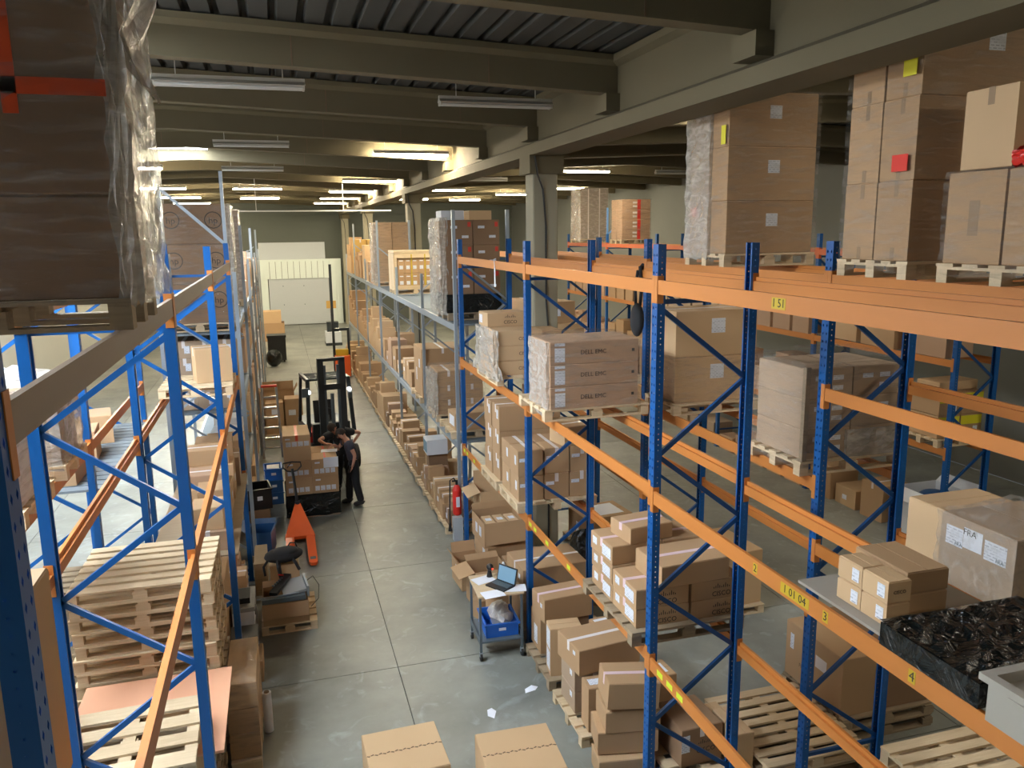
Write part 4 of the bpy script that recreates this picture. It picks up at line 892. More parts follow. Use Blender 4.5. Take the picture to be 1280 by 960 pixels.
# floor level: cartons on pallets edging the aisle, two to a bay
n12 = od + ['eighth', 'ninth', 'tenth', 'eleventh', 'twelfth']
for q in range(12):
    b_, hf = divmod(q, 2); L_ = (GY[b_ + 1] - GY[b_]) / 2; y0 = GY[b_] + .09 + hf * (L_ - .02); ln = L_ - .16
    pallet(3.42, y0 + ln / 2, 0, f'floor pallet edging the aisle under the galvanised shelving, {n12[q]} along', lx=1.1, ly=ln, nb=8, simple=q > 4)
    if q > 4: heap(2.9, 3.95, y0 + .04, y0 + ln - .04, P14, f'small far cartons heaped on the {n12[q]} floor pallet past the extinguisher', 4, .25, .8, ['card', 'card_light'][q % 2])
    else: TOPS = fill(2.9, 3.95, y0 + .03, y0 + ln - .03, P14, f'{n12[q]} floor pallet past the extinguisher', (4, 5, 4, 4, 3)[q], .2, .62, MR, second=.6, tape=.6)
    if q == 1: TP = max(TOPS, key=lambda q_: q_[2])
carton(TP[0], TP[1], TP[2] + .001, .46, .46, .34, 'light blue and white carton on top of the second floor pallet pile', .0, 'white_board', labs=[('-x', 0, 0, .44, .26, 'screen')])
carton(3.62, 14.27, .0, .46, .3, .8, 'tall carton with white sheet on the floor behind the extinguisher', .0, 'card', labs=[('-y', 0, .1, .2, .3, 'paper')])

# ================================================================== LEFT SIDE
# dark wrapped load on the first bay's top beams
LX = -1.22
pallet(LX, 4.4, 5.38, 'dark pallet under the big dark film-wrapped load', lx=1.16, ly=.8, nb=5, mat='wood_old')
stack('big dark film-wrapped load', -1.78, 4.02, 5.525, 2, 1, 4, .56, .76, .46, 'card_dark', None, jit=.003, side=-1)
wrap(-1.79, -.66, 4.01, 4.79, 5.50, 7.38, 'streaky film round the big dark load', 'film', .012, .012)
wrap(-.66, -.60, 4.03, 4.82, 5.50, 7.3, 'bright crinkled film on the aisle side of the big dark load', 'film_heavy', .008, .03, top=False)
tag(MB().box(-1.8, -.655, 3.993, 3.997, 6.4, 6.47).obj('tape_band', 'tape_red'), uniq('red tape band across the big dark load'), 'tape')
tag(MB().box(-1.06, -1.0, 3.993, 3.997, 6.32, 7.3).obj('tape_band', 'tape_red'), uniq('red tape strip running down the big dark load'), 'tape')
mb = MB(); rnd = random.Random(2); vs = []; fs = []
for i in range(7):
    for j in range(6): vs.append((.0 + .13 * math.sin(i * 1.1) * (1 - abs(j - 2.5) / 4) + rnd.uniform(-.02, .03), -.2 + .1 * j, -.12 * i + rnd.uniform(-.02, .02)))
for i in range(6):
    for j in range(5): fs.append((i * 6 + j, i * 6 + j + 1, i * 6 + j + 7, i * 6 + j + 6))
tag(link('loose_film', mb.add(vs, fs).mesh('lf'), 'film_white', None, (-.55, 4.4, 7.2)), uniq('torn white film flapping at the upper edge of the big dark load'), 'plastic film')
# tall pallet stack on the floor in the second bay
for k in range(16): pallet(-1.53 + random.uniform(-.025, .025), 8.98 + random.uniform(-.02, .02), .001 + k * .1445, f'pale wooden pallet, {["lowest", "second", "third", "fourth", "fifth", "sixth", "seventh", "eighth", "ninth", "tenth", "eleventh", "twelfth", "thirteenth", "fourteenth", "fifteenth", "topmost"][k]} of the tall stack of sixteen', lx=1.36, ly=1.24, nb=7, mat='wood' if k % 3 != 1 else 'wood', rot=random.uniform(-.015, .015), simple=k < 3)
# salmon board with two pallets on it
for k in range(7): pallet(-1.4, 7.6, .001 + k * .1445, f'old pallet, {["lowest", "second", "third", "fourth", "fifth", "sixth", "seventh"][k]} below the salmon board', lx=1.1, ly=1.2, nb=6, mat='wood_old', simple=True)
carton(-1.4, 7.6, 1.014, 1.0, 1.1, .28, 'pale carton directly under the salmon board', 0, 'card_light')
tag(MB().box(-2.1, -.71, 6.84, 8.3, 1.296, 1.32).obj('salmon_board', 'salmon_board'), uniq('salmon coloured sheet board lying under two grey pallets'), 'board')
tag(MB().box(-1.7, -1.0, 6.6, 7.3, 1.321, 1.326).obj('paper_sheet', 'paper'), uniq('white paper sheet between the salmon board and the pallets'), 'paper')
for k in range(2): pallet(-1.50 + .05 * k, 6.84 - .05 * k, 1.328 + k * .1445, f'weathered pallet, {["lower", "upper"][k]} of the pair on the salmon board', lx=1.12, ly=1.0, nb=4, mat='wood' if k else 'wood_old', rot=.03 * k)
# brown wrapped packs between stack and aisle
pallet(-.645, 8.92, 0, 'narrow pallet under the wrapped packs at the foot of the pallet stack', lx=.32, ly=1.1, nb=3)
for k in range(3): carton(-.645, 8.92, .145 + k * .3, .32, 1.04, .297, f'long brown carton in wrap, {["bottom", "middle", "top"][k]} at the foot of the pallet stack', 0, 'card_light' if k == 2 else 'card')
wrap(-.82, -.5, 8.4, 9.44, .1, 1.04, 'shiny film round the long cartons at the foot of the pallet stack', 'film', .01, .014, topz=.03)
# near-corner carton by the camera-side upright
carton(-1.24, 3.35, 3.531, .5, .42, .92, 'brown carton behind the dark camera-side upright', 0, 'card')
# third bay goods (floor, lower, middle)
carton(-1.22, 10.95, .001, .6, 1.3, 1.25, 'tall big carton on the floor just past the pallet stack', 0, 'card', labs=[('+x', .2, .1, .05, .05, 'ink')])
fill(-1.6, -.74, 11.8, 13.4, .0, 'floor past the tall big carton opposite the trolley', 3, .4, .8, MX, side=-1)
tag(MB().box(-1.7, -.66, 9.9, 13.45, 1.922, 1.94).obj('chipboard_sheet', 'wood_old'), uniq('chipboard panel laid over the lower beams of the mixed carton bay'), 'board')
fill(-1.6, -.74, 10.0, 13.4, 1.94, 'lower beams of the mixed carton bay', 5, .25, .6, MX, side=-1, second=.7)
pallet(-1.2, 12.6, 3.531, 'single pallet on the middle beams of the mixed carton bay', lx=1.0, ly=1.1, nb=6)
carton(-1.0, 12.6, 3.676, .5, .5, .5, 'half-open tan carton on the single pallet of the mixed carton bay', .2, 'card_light', 'tape')
# behind: white goods on pallets, old pallets
pallet(-2.62, 7.3, 3.531, 'pallet under the white wrapped goods behind the blue rack', lx=1.2, ly=.9)
for j in range(2):
    for i in range(2): carton(-2.3 - i * .5, 7.1 + j * .42, 3.676, .47, .4, .62 + .25 * i, f'white carton, {["near", "far"][j]} {["aisle-side", "rear"][i]} one of the film-wrapped white goods', 0, 'white_board')
wrap(-3.05, -2.05, 6.88, 7.75, 3.64, 4.55, 'clear film round the white goods behind the blue rack', 'film', .012, .02, topz=.05)
pallet(-2.62, 8.65, 3.531, 'second pallet of white goods behind the blue rack', lx=1.2, ly=.9)
for j in range(2): carton(-2.5, 8.45 + j * .42, 3.676, .8, .4, .7, f'white carton, {["near", "far"][j]} one on the second pallet of white goods', 0, 'white_board' if j else 'card_grey')
wrap(-2.95, -2.08, 8.24, 9.08, 3.64, 4.4, 'torn clear film round the second pallet of white goods', 'film_heavy', .02, .04, topz=.12)
for k in range(2): carton(-2.5 - k * .62, 7.4, 5.381, .58, .7, .5 + k * .3, f'white carton on the top beams behind the blue rack, {["aisle-side", "rear"][k]} one', .1, 'white_board')
NUM = 'one two three four five six seven eight nine ten eleven'.split()
for k in range(11): pallet(-2.6, 10.5, .001 + k * .1445, f'old pallet, number {NUM[k]} from below in the rear stack behind the pallet stack', lx=1.1, ly=1.0, nb=6, mat='wood_old', simple=k < 5)
carton(-2.75, 7.0, 0, .9, 1.2, 2.4, 'tall dark reddish case on the floor under the white wrapped goods', 0, 'card_dark')
mb = MB()
for k in range(18): mb.box(-3.12, -2.1, 9.9 + k * .197, 9.9 + k * .197 + .16, 2.902, 2.93).box(-3.12, -2.1, 9.9 + k * .197 + .16, 9.9 + (k + 1) * .197, 2.902, 2.915)
tag(mb.obj('grey_deck', 'deck_grey'), uniq('grey ribbed decking on the lower beams behind the pallet stack'), 'board')
for k in range(3): carton(-2.7, 10.4 + k * 1.0, 2.931, .6, .6, .4, f'brown carton on grey decking behind the pallet stack, {["first", "second", "third"][k]} along', .1 * k, 'card')

# goods on the grey shelving opposite (beyond the blue racks)
pallet(-1.28, 15.0, 4.201, 'pallet under the dark emblem-printed tower on the grey shelving', lx=1.1, ly=1.2, nb=6)
tw = 'dark emblem-printed tower'
for k in range(3):
    o = carton(-1.26, 15.0, 4.346 + k * .66, 1.06, 1.1, .655, f'dark wide carton with round emblem, {["bottom", "middle", "top"][k]} of the wrapped tower', 0, 'card_dark', txt=[('-y', -.34, .05, .15, 'hp', 'ink'), ('-y', .32, .05, .15, 'hp', 'ink')])
    for u in (-.34, .32):
        mb = MB(); q = 20
        vs = [(r * math.cos(2 * PI * i / q), r * math.sin(2 * PI * i / q), .0) for r in (.125, .14) for i in range(q)]
        p = link('printed_emblem', mb.add(vs, [(i, (i + 1) % q, q + (i + 1) % q, q + i) for i in range(q)]).mesh('ring', fix=False), 'ink'); put(p, o, face_matrix('-y', 1.06, 1.1, .655, u, .06, .003))
wrap(-1.79, -.73, 14.45, 15.55, 4.28, 6.35, 'film round the dark emblem-printed tower', 'film', .012, .012)
wrap(-.73, -.68, 14.45, 15.55, 4.3, 6.3, 'bright film edge of the dark emblem-printed tower', 'film_heavy', .006, .02, top=False)
pallet(-1.25, 20.0, 4.201, 'pallet under the pale film-wrapped tower on grey shelving', lx=1.1, ly=1.2, nb=6)
stack('pale film-wrapped tower on grey shelving', -1.75, 19.5, 4.346, 2, 1, 4, .5, 1., .5, 'card_pink', 'tape', [('+x', 0, .1, .3, .1), ('+x', 0, -.1, .3, .08)], side=-1)
wrap(-1.75, -.75, 19.5, 20.5, 4.28, 6.35, 'glossy film round the pale tower on grey shelving', 'film_heavy', .012, .02)
for b_ in range(6):
    for nmz, z in (('floor', .0), ('lower', 1.501), ('middle', 2.851), ('upper', 4.201)):
        if nmz == 'upper' and b_ < 2: continue
        if nmz == 'middle' and b_ == 0: stack('grey shelving opposite, beneath the emblem tower', -1.74, 14.45, z + .001, 3, 1, 4, .33, 1.0, .3, 'card_grey', 'tape', [('-y', .05, 0, .09, .13)], side=-1); continue
        if b_ > 0: heap(-1.72, -.74, HY[b_] + .15, HY[b_ + 1] - .15, z, f'small far cartons, {nmz} level, {od[b_]} grey shelving bay opposite', 6, .3, .85, ['card', 'white_board', 'card_light', 'card_pink'][(b_ + len(nmz)) % 4], -1); continue
        fill(-1.72, -.74 if nmz != 'floor' else -.98, HY[b_] + .15, HY[b_ + 1] - .15, z, f'{nmz} level, {od[b_]} grey shelving bay opposite', 4, .25, .75, ['white_board'] + MX, side=-1, second=.3)
# labelled grey case wall on the lower deck
# ================================================================== FLOOR OBJECTS
# tube of film standing on the floor
t = empty('plastic_film_roll', (-.42, 9.08, 0), uniq('white roll of wrapping film standing upright on the floor'), 'film roll', .1)
mb = MB(); q = 18
for r, z0, z1 in ((.052, 0, .5),):
    mb.tube([(0, 0, 0), (0, 0, .5)], .052, 18)
mb.obj('film_body', 'white_board', t, smooth=False)
MB().tube([(0, 0, .5), (0, 0, .512)], .03, 14).obj('cardboard_core', 'ink_soft', t)
# two big cartons at the bottom of the picture
for k, (x, y, r) in enumerate(((.93, 7.18, .03), (2.02, 6.82, -.04))):
    o = carton(x, y, 0, .76, .74, .75, f'big closed carton with a perforated line across its lid, {["beside the film roll, aisle middle", "nearer to the aisle-side rack"][k]}', r, 'card_light', None, 'x')
    mb = MB()
    for i in range(19): mb.obox((-.36 + i * .04, -.0 + (.006 if i % 2 else -.006), .7512), (.03, .012, .002), (0, 0, .5 if i % 2 else -.5))
    mb.obj('perforation', 'ink_soft', o)
# pallet with scrap equipment and backpack
pallet(-.13, 11.98, 0, 'small pallet holding the scrap equipment and the black backpack', lx=.8, ly=1.0, nb=5)
open_box(-.17, 11.8, .145, .66, .64, .33, 'low brown carton full of scrap equipment on the small pallet', .0, 'card', ((.7, -78), (.3, 60), (0, 0), (0, 0)), labs=())
t = empty('printer_frame', (-.17, 11.78, .49), uniq('grey metal panels and black keyboard frame lying in the low carton'), 'equipment', .0)
MB().obox((.12, .02, .09), (.34, .5, .04), (.0, -.1, .12)).obj('metal_panel', 'machine_grey', t); MB().obox((-.06, .05, .13), (.12, .56, .05), (.1, 0, -.4)).obj('keyboard', 'black_plastic', t)
MB().obox((-.02, -.26, .04), (.62, .12, .07), (0, 0, .02)).obj('rail_unit', 'truck_grey', t); MB().obox((.31, .0, .1), (.03, .5, .16), (0, 0, .1)).obj('edge_profile', 'galv', t)
for k in range(6): MB().obox((-.16 + k * .03, -.05 + .06 * k, .165), (.04, .03, .012), (0, 0, -.4)).obj('key', 'truck_grey', t)
MB().tube([(.3, .1, .1), (.42, .15, .16), (.5, .05, .05), (.48, -.1, -.1), (.36, -.15, -.2)], .006, 5).obj('cord', 'cable', t)
MB().tube([(-.4, -.24, .06), (-.3, -.25, .07), (.2, -.25, .1)], .014, 6).obj('rod', 'galv', t)
carton(-.16, 12.33, .145, .44, .24, .62, 'small carton under the black backpack', .0, 'card_light')
t = empty('backpack', (-.16, 12.33, .79), uniq('black backpack lying on a small carton'), 'backpack', .2)
mb = MB(); mb.ball((0, 0, .1), (.3, .2, .11), 16, 10); mb.obj('backpack_body', 'black_cloth', t, smooth=True)
mb = MB(); mb.ball((.02, -.04, .17), (.2, .14, .06), 14, 8); mb.obj('front_pocket', 'black_cloth', t, smooth=True)
MB().tube([(-.12, -.15, .08), (-.13, -.24, .0), (-.12, -.25, -.1), (-.1, -.26, -.2)], [.035, .035, .03, .03], 6).tube([(.1, -.15, .08), (.13, -.22, .02), (.18, -.22, -.1)], .025, 6).obj('shoulder_strap', 'black_cloth', t)
MB().tube([(-.26, -.05, .06), (-.33, -.1, 0), (-.32, -.12, -.14)], .02, 6).obj('side_strap', 'black_cloth', t); MB().tube([(.08, .05, .2), (.12, .06, .25), (.2, .05, .24), (.22, .04, .17)], .01, 6).obj('handle', 'black_cloth', t)
MB().obox((-.12, -.29, -.1), (.09, .01, .018), (0, .3, 0)).obj('red_cord', 'red', t)
# machines and bins at the rack foot opposite
t = empty('office_machine', (-.68, 11.3, 0), uniq('black and white office machine standing under the blue rack edge'), 'machine')
MB().box(-.2, .1, -.35, .35, 0, .42).obj('base_unit', 'black_plastic', t); MB().box(-.2, .09, -.33, .33, .42, .66).obj('front_panel', 'machine_white', t); MB().box(-.2, .1, -.35, .35, .66, .72).obj('top_plate', 'machine_grey', t)
MB().box(-.16, .04, -.2, .16, .72, .80).obj('feeder', 'black_plastic', t); MB().box(.09, .1, -.12, .05, .5, .58).obj('control_panel', 'black_plastic', t)
t = empty('black_case', (-.68, 10.45, .3), uniq('black case on a carton at the rack foot beside the scrap equipment'), 'case')
MB().box(-.2, .14, -.22, .22, 0, .26).obj('case_body', 'black_plastic', t); MB().box(-.2, .15, -.23, .23, .26, .3).obj('lid', 'black_plastic', t); MB().box(.14, .155, -.06, .06, .12, .15).obj('handle', 'truck_grey', t)
carton(-.68, 10.45, 0, .38, .5, .298, 'carton under the black case at the rack foot', 0, 'card')
def bin_(x, y, z, sx, sy, sz, mat, label, rot=0):
    t = empty('storage_bin', (x, y, z), uniq(label), 'bin', rot); mb = MB(); a, b_ = sx / 2, sy / 2; e = .02
    mb.box(-a + e, a - e, -b_ + e, b_ - e, 0, .012)
    for s in (-1, 1): mb.box(*sorted((s * (a - e), s * (a - e - .008))), -b_ + e, b_ - e, .012, sz); mb.box(-a + e, a - e, *sorted((s * (b_ - e), s * (b_ - e - .008))), .012, sz)
    mb.obj('bin_body', mat, t); mb = MB()
    for s in (-1, 1): mb.box(*sorted((s * a, s * (a - e))), -b_, b_, sz - .03, sz); mb.box(-a + e, a - e, *sorted((s * b_, s * (b_ - e))), sz - .03, sz)
    mb.obj('rim', mat, t)
    MB().box(-.05, .05, -b_ + e - .004, -b_ + e, sz * .45, sz * .65).obj('card_holder', 'paper', t)
    return t
for k, mt in enumerate(('bin_navy', 'bin_navy', 'bin_blue')): bin_(-.33, 17.75, .001 + k * .271, .4, .52, .27, mt, f'{["dark blue bin, bottom", "dark blue bin, middle", "bright blue bin with papers, top"][k]} of three beside the carton pallet', .05)
tag(MB().box(-.46, -.2, 17.6, 17.9, .79, .80).obj('paper_sheet', 'paper'), uniq('white papers lying in the bright blue top bin'), 'paper')
bin_(-.62, 16.2, .45, .5, .6, .42, 'black_plastic', 'black bin with raised sides at the rack foot before the blue bins', .15)
carton(-.66, 16.2, 0, .5, .6, .448, 'carton carrying the black bin at the rack foot', 0, 'card_dark')
open_box(-.55, 14.6, .12, .42, .5, .42, 'blue-sided open carton tipped at the grey rack foot', -.15, 'bin_navy', ((0, 0), (.8, 10), (.9, 35), (.4, 50)))
pallet(-.6, 14.6, -.024 + .024, 'small pallet under the blue-sided open carton', lx=.5, ly=.6, nb=4) if False else None
tag(MB().box(-.78, -.32, 14.33, 14.87, 0, .118).obj('wooden_block_bed', 'wood_old'), uniq('timber bed under the blue-sided open carton'), 'timber')
tag(MB().obox((-.36, 14.0, .03), (.5, .09, .05), (0, 0, -.35)).obj('wooden_plank', 'wood'), uniq('short wooden plank sticking out into the aisle at the rack foot'), 'plank')
tag(MB().box(-.64, -.44, 12.9, 13.75, 0, .55).obj('chipboard_bundle', 'wood_old'), uniq('bundle of chipboard offcuts standing at the end upright of the blue rack'), 'bundle')
# pallet of cartons being checked
t = 'checked carton pallet'
pallet(.46, 17.0, 0, 'black-wrapped pallet base under the cartons the two men check', lx=1.06, ly=1.1, nb=5, mat='wood_old')
tag(MB().box(-.08, 1.0, 16.45, 17.58, .146, .5).obj('film_base', 'black_film'), uniq('black film-wrapped lower part of the pallet the two men check'), 'wrapped load')
wrap(-.08, 1.0, 16.45, 17.58, .03, .49, 'black film skirt hanging round the checked pallet', 'black_film', .006, .02, top=False)
LB = [('-y', q, -.07, .09, .1, 'label') for q in (-.17, -.06, .05, .16)] + [('-y', -.15, .11, .1, .035, 'paper')]
for k in range(2):
    for i in range(2):
        for j in range(2): carton(.19 + i * .535, 16.72 + j * .56, .502 + k * .365, .53, .55, .363, f'brown carton with label row, {["lower", "upper"][k]} {["near", "far"][j]} {["bin-side", "men-side"][i]} place on the checked pallet', 0, 'card', None, 'y', LB if j == 0 else (), ())
carton(.19, 16.72, 1.233, .54, .55, .54, 'tall top carton with red tape line on the checked pallet', .02, 'card_light', 'tape_red', 'y', labs=[('-y', q, .09, .1, .1, 'label') for q in (-.17, -.05, .07, .19)] + [('-y', -.18, .2, .1, .03, 'paper')])
carton(.19, 17.28, 1.233, .53, .54, .5, 'top carton behind the tall one on the checked pallet', 0, 'card_light', 'tape_red', 'y')
tag(MB().box(.72, .76, 16.5, 17.5, 1.232, 1.2335).obj('tape_strip', 'tape_red'), uniq('red tape strip along the lower carton tops the men lean on'), 'tape')
tag(MB().obox((.86, 17.06, 1.236), (.34, .24, .004), (0, 0, -.1)).obj('paper_sheet', 'paper'), uniq('delivery papers under the pointing hand'), 'paper')
tag(MB().obox((.85, 16.435, 1.15), (.3, .004, .22), (0, 0, 0)).obj('delivery_note', 'paper'), uniq('white delivery sheet taped to the front of the checked cartons'), 'paper')
# orange pallet truck in front of it
t = empty('pallet_truck', (.13, 15.1, 0), uniq('orange hand pallet truck with black loop handle in front of the checked pallet'), 'pallet truck')
for s in (-1, 1):
    poly = [(-.075, -1.28), (-.045, -1.36), (.045, -1.36), (.075, -1.28), (.08, .2), (-.08, .2)]
    MB().prism([(s * .19 + u, v) for u, v in poly], 'z', .06, .115).obj('fork', 'forklift_orange', t)
    MB().box(s * .19 - .05, s * .19 + .05, -1.2, -1.08, .1155, .118).obj('roller_cover', 'truck_grey', t); MB().tube([(s * .19 - .04, -1.14, .04), (s * .19 + .04, -1.14, .04)], .04, 12).obj('load_roller', 'rubber', t)
mb = MB(); mb.add([(-.28, .0, .12), (.28, .0, .12), (.05, .98, .46), (-.05, .98, .46), (-.28, .0, .06), (.28, .0, .06), (.05, .98, .36), (-.05, .98, .36)], BOXF); mb.obj('frame_hood', 'forklift_orange', t)
MB().tube([(0, .98, .08), (0, .98, .5)], .05, 12).obj('pump', 'truck_dark', t)
for s in (-1, 1): MB().tube([(s * .05, .98, .09), (s * .1, .98, .09)], .09, 16).obj('steering_wheel', 'rubber', t)
MB().tube([(0, 1.0, .45), (-.06, 1.14, 1.14)], .028, 8).obj('handle_shaft', 'black_plastic', t)
MB().tube([(-.06, 1.13, 1.08), (-.16, 1.13, 1.1), (-.24, 1.14, 1.18), (-.23, 1.15, 1.26), (-.06, 1.15, 1.28), (.11, 1.15, 1.26), (.12, 1.14, 1.18), (.04, 1.13, 1.1), (-.06, 1.13, 1.08)], .016, 8).obj('loop_handle', 'black_plastic', t)
MB().tube([(-.07, 1.15, 1.28), (-.16, 1.14, 1.16)], .009, 6).obj('release_lever', 'black_plastic', t)
# trolley with laptop
t = empty('trolley', (2.68, 10.15, 0), uniq('grey two-shelf trolley carrying a laptop and papers beside the blue upright'), 'trolley', -.04)
for s in (-1, 1):
    for r in (-1, 1):
        p = MB().box(s * .29 - .016, s * .29 + .016, r * .32 - .016, r * .32 + .016, .12, .93).obj('leg', 'truck_grey', t)
        MB().tube([(s * .29 - .016, r * .32, .055), (s * .29 + .016, r * .32, .055)], .055, 14).obj('caster_wheel', 'rubber', p); MB().box(s * .29 - .022, s * .29 + .022, r * .32 - .02, r * .32 + .02, .06, .125).obj('caster_fork', 'galv', p)
MB().box(-.32, .32, -.36, .36, .93, .955).obj('top_shelf', 'wood', t); MB().box(-.3, .3, -.34, .34, .26, .285).obj('lower_shelf', 'truck_grey', t)
for s in (-1, 1): MB().box(*sorted((s * .3, s * .31)), -.34, .34, .24, .33).obj('shelf_lip', 'truck_grey', t)
t = empty('laptop', (2.72, 10.05, .956), uniq('black laptop standing open on the trolley'), 'laptop', -.5)
MB().box(-.17, .17, -.12, .12, 0, .02).obj('keyboard_base', 'black_plastic', t); s_ = MB().obox((.0, .15, .125), (.34, .012, .23), (-.25, 0, 0)).obj('lid', 'black_plastic', t); MB().obox((0, .142, .125), (.31, .004, .2), (-.25, 0, 0)).obj('screen', 'screen', t)
mb = MB()
for i in range(4):
    for j in range(10): mb.box(-.15 + j * .03, -.127 + j * .03, -.02 + i * .03, .004 + i * .03, .02, .023)
k_ = mb.obj('keyboard_keys', 'truck_grey', t); k_['kind'] = 'stuff'
t.rotation_euler = (0, 0, -1.0)
for k, (x, y, r) in enumerate(((2.55, 10.32, .3), (2.56, 9.84, .1), (2.9, 9.93, -.2))): tag(MB().obox((x, y, .958 + .001), (.3, .22, .005), (0, 0, r)).obj('paper_sheet', 'paper'), uniq(f'white paper sheet on the trolley, {["at its far aisle corner", "in front of the laptop", "hanging over the rack-side corner"][k]}'), 'paper')
t = empty('barcode_scanner', (2.66, 10.4, .956), uniq('black handheld scanner with red lamp on the trolley'), 'scanner')
MB().tube([(0, 0, 0), (0, 0, .1), (0, -.02, .14)], [.045, .025, .03], 10).obj('stand', 'black_plastic', t); MB().ball((0, -.03, .16), (.05, .07, .05), 12, 8).obj('scanner_head', 'black_plastic', t, smooth=True); MB().ball((.02, -.095, .155), .012, 8, 6).obj('lamp', 'led', t)
tag(MB().tube([(2.86, 10.38, .956), (2.86, 10.38, 1.1), (2.86, 10.38, 1.16)], [.04, .035, .015], 10).obj('spray_bottle', 'white_board'), uniq('pale bottle behind the laptop on the trolley'), 'bottle')
b_ = bin_(2.71, 10.15, .286, .5, .56, .2, 'bin_blue', 'bright blue bin on the lower shelf of the trolley', -.04)
mb = MB().ball((0, 0, .17), (.16, .2, .2), 14, 9); rnd = random.Random(4); mb.v = [(x + rnd.uniform(-.03, .03), y + rnd.uniform(-.03, .03), max(.0, z)) for x, y, z in mb.v]
tag(mb.obj('plastic_bag', 'film_white', None, (2.74, 10.18, .3)), uniq('crumpled clear plastic bag in the trolley bin'), 'bag')
for k, (x, y) in enumerate(((2.72, 8.9), (2.2, 8.5))): tag(MB().add([(0, 0, .004), (.14, .02, .012), (.2, .1, .003), (.12, .13, .02), (.02, .09, .006)], [(0, 1, 3), (1, 2, 3), (0, 3, 4)]).obj('paper_scrap', 'paper', None, (x, y, 0), (0, 0, k)), uniq(f'torn white paper scrap on the floor, {["beside the carton pallets", "out in the aisle before the big cartons"][k]}'), 'paper')
# extinguisher on its stand
t = empty('fire_extinguisher', (3.04, 14.28, 0), uniq('red fire extinguisher on a pale stand at the aisle edge'), 'fire extinguisher')
MB().box(-.09, .09, -.07, .07, 0, .46).obj('stand', 'door_grey', t); MB().tube([(0, 0, .5), (0, 0, .53), (0, 0, 1.0), (0, 0, 1.06), (0, 0, 1.1)], [.06, .085, .085, .06, .03], 16).obj('cylinder', 'red', t)
MB().tube([(0, 0, 1.1), (0, 0, 1.18)], .025, 10).box(-.09, .02, -.015, .015, 1.16, 1.19).obj('valve', 'black_plastic', t); MB().tube([(.0, -.01, 1.14), (-.06, -.02, 1.24), (-.13, -.02, 1.2), (-.14, -.02, .9), (-.15, -.02, .55), (-.15, -.02, .35)], .014, 7).obj('hose', 'rubber', t)
MB().tube([(-.15, -.02, .36), (-.15, -.02, .2)], [.02, .04], 10).obj('nozzle', 'rubber', t); MB().obox((-.0, -.086, .78), (.07, .002, .2)).obj('instruction_label', 'paper', t)
# step ladder and cartons behind
t = empty('step_ladder', (-.36, 21.5, 0), uniq('aluminium step ladder standing before brown cartons'), 'ladder')
for s in (-1, 1): MB().bar((s * .24, -.1, 0), (s * .18, .22, 1.85), .03, .06).obj('stile', 'chrome', t); MB().bar((s * .22, .75, 0), (s * .16, .25, 1.85), .02, .03).obj('rear_leg', 'chrome', t)
for k in range(6): f_ = (k + 1) / 7; MB().box(-.22 + .05 * f_, .22 - .05 * f_, -.14 + .32 * f_, -.02 + .32 * f_, 1.85 * f_ - .015, 1.85 * f_ + .015).obj('step', 'chrome', t)
MB().box(-.2, .2, .17, .3, 1.85, 1.9).obj('top_cap', 'red_print', t)
pallet(.0, 24.0, 0, 'pallet of brown cartons behind the step ladder', lx=1.2, ly=1.2, nb=6)
carton(-.28, 23.75, .145, .5, .55, .9, 'tall carton with white sheet beside the ladder, bin side', 0, 'card', labs=[('-y', 0, .2, .16, .16)])
carton(.26, 23.75, .145, .5, .55, 1.0, 'tallest carton on the pallet behind the ladder, forklift side', 0, 'card', labs=[('-y', -.05, .1, .2, .16)])
open_box(-.15, 24.35, .145, .9, .5, 1.1, 'wide open carton standing at the back behind the ladder', 0, 'card', ((.0, 0), (1, 75), (.6, 40), (.5, 60)))
carton(-.2, 26.3, 0, .9, .7, 1.05, 'large brown carton further down the aisle past the ladder', .05, 'card')
tag(MB().tube([(-.3, 28.0, 0), (-.3, 28.0, .9)], .04, 8).obj('marker_post', 'red'), uniq('short red post at the rack foot past the ladder'), 'post')
# black bin group and cartons near the loading door
t = empty('waste_container', (-.15, 38.5, 0), uniq('black wheeled container in the aisle before the loading door'), 'container')
MB().box(-.4, .4, -.4, .4, .1, 1.15).obj('container_body', 'black_plastic', t); MB().box(-.43, .43, -.43, .43, 1.15, 1.25).obj('lid', 'black_plastic', t)
for s in (-1, 1):
    for r in (-1, 1): MB().tube([(s * .3 - .03, r * .3, .08), (s * .3 + .03, r * .3, .08)], .08, 10).obj('caster_wheel', 'rubber', t)
tag(MB().ball((0, 0, .3), (.35, .3, .4), 12, 8).obj('sack', 'black_film', None, (-.3, 36.9, .1), smooth=True), uniq('black sack beside the wheeled container'), 'sack')
for k in range(2): carton(-.35, 46.5, k * 1.0, 1.3 - .3 * k, 1.0, .998 - .35 * k, f'brown carton, {["lower", "upper"][k]} of the pair beside the loading door', 0, 'card' if not k else 'card_light')
t = empty('order_picker', (2.75, 43.5, 0), uniq('small pale electric truck parked before the loading door'), 'truck')
MB().box(-.4, .4, -.5, .5, .12, .7).obj('body', 'machine_white', t); MB().box(-.42, .42, -.55, .55, .0, .14).obj('base', 'truck_dark', t); MB().box(-.3, .3, -.2, .4, .7, 1.2).obj('seat_unit', 'truck_dark', t); MB().tube([(0, .3, 1.2), (0, .3, 1.9)], .03, 8).obj('pole', 'truck_grey', t); MB().box(-.25, .25, .27, .33, 1.9, 2.3).obj('sign_board', 'card_yellow', t)
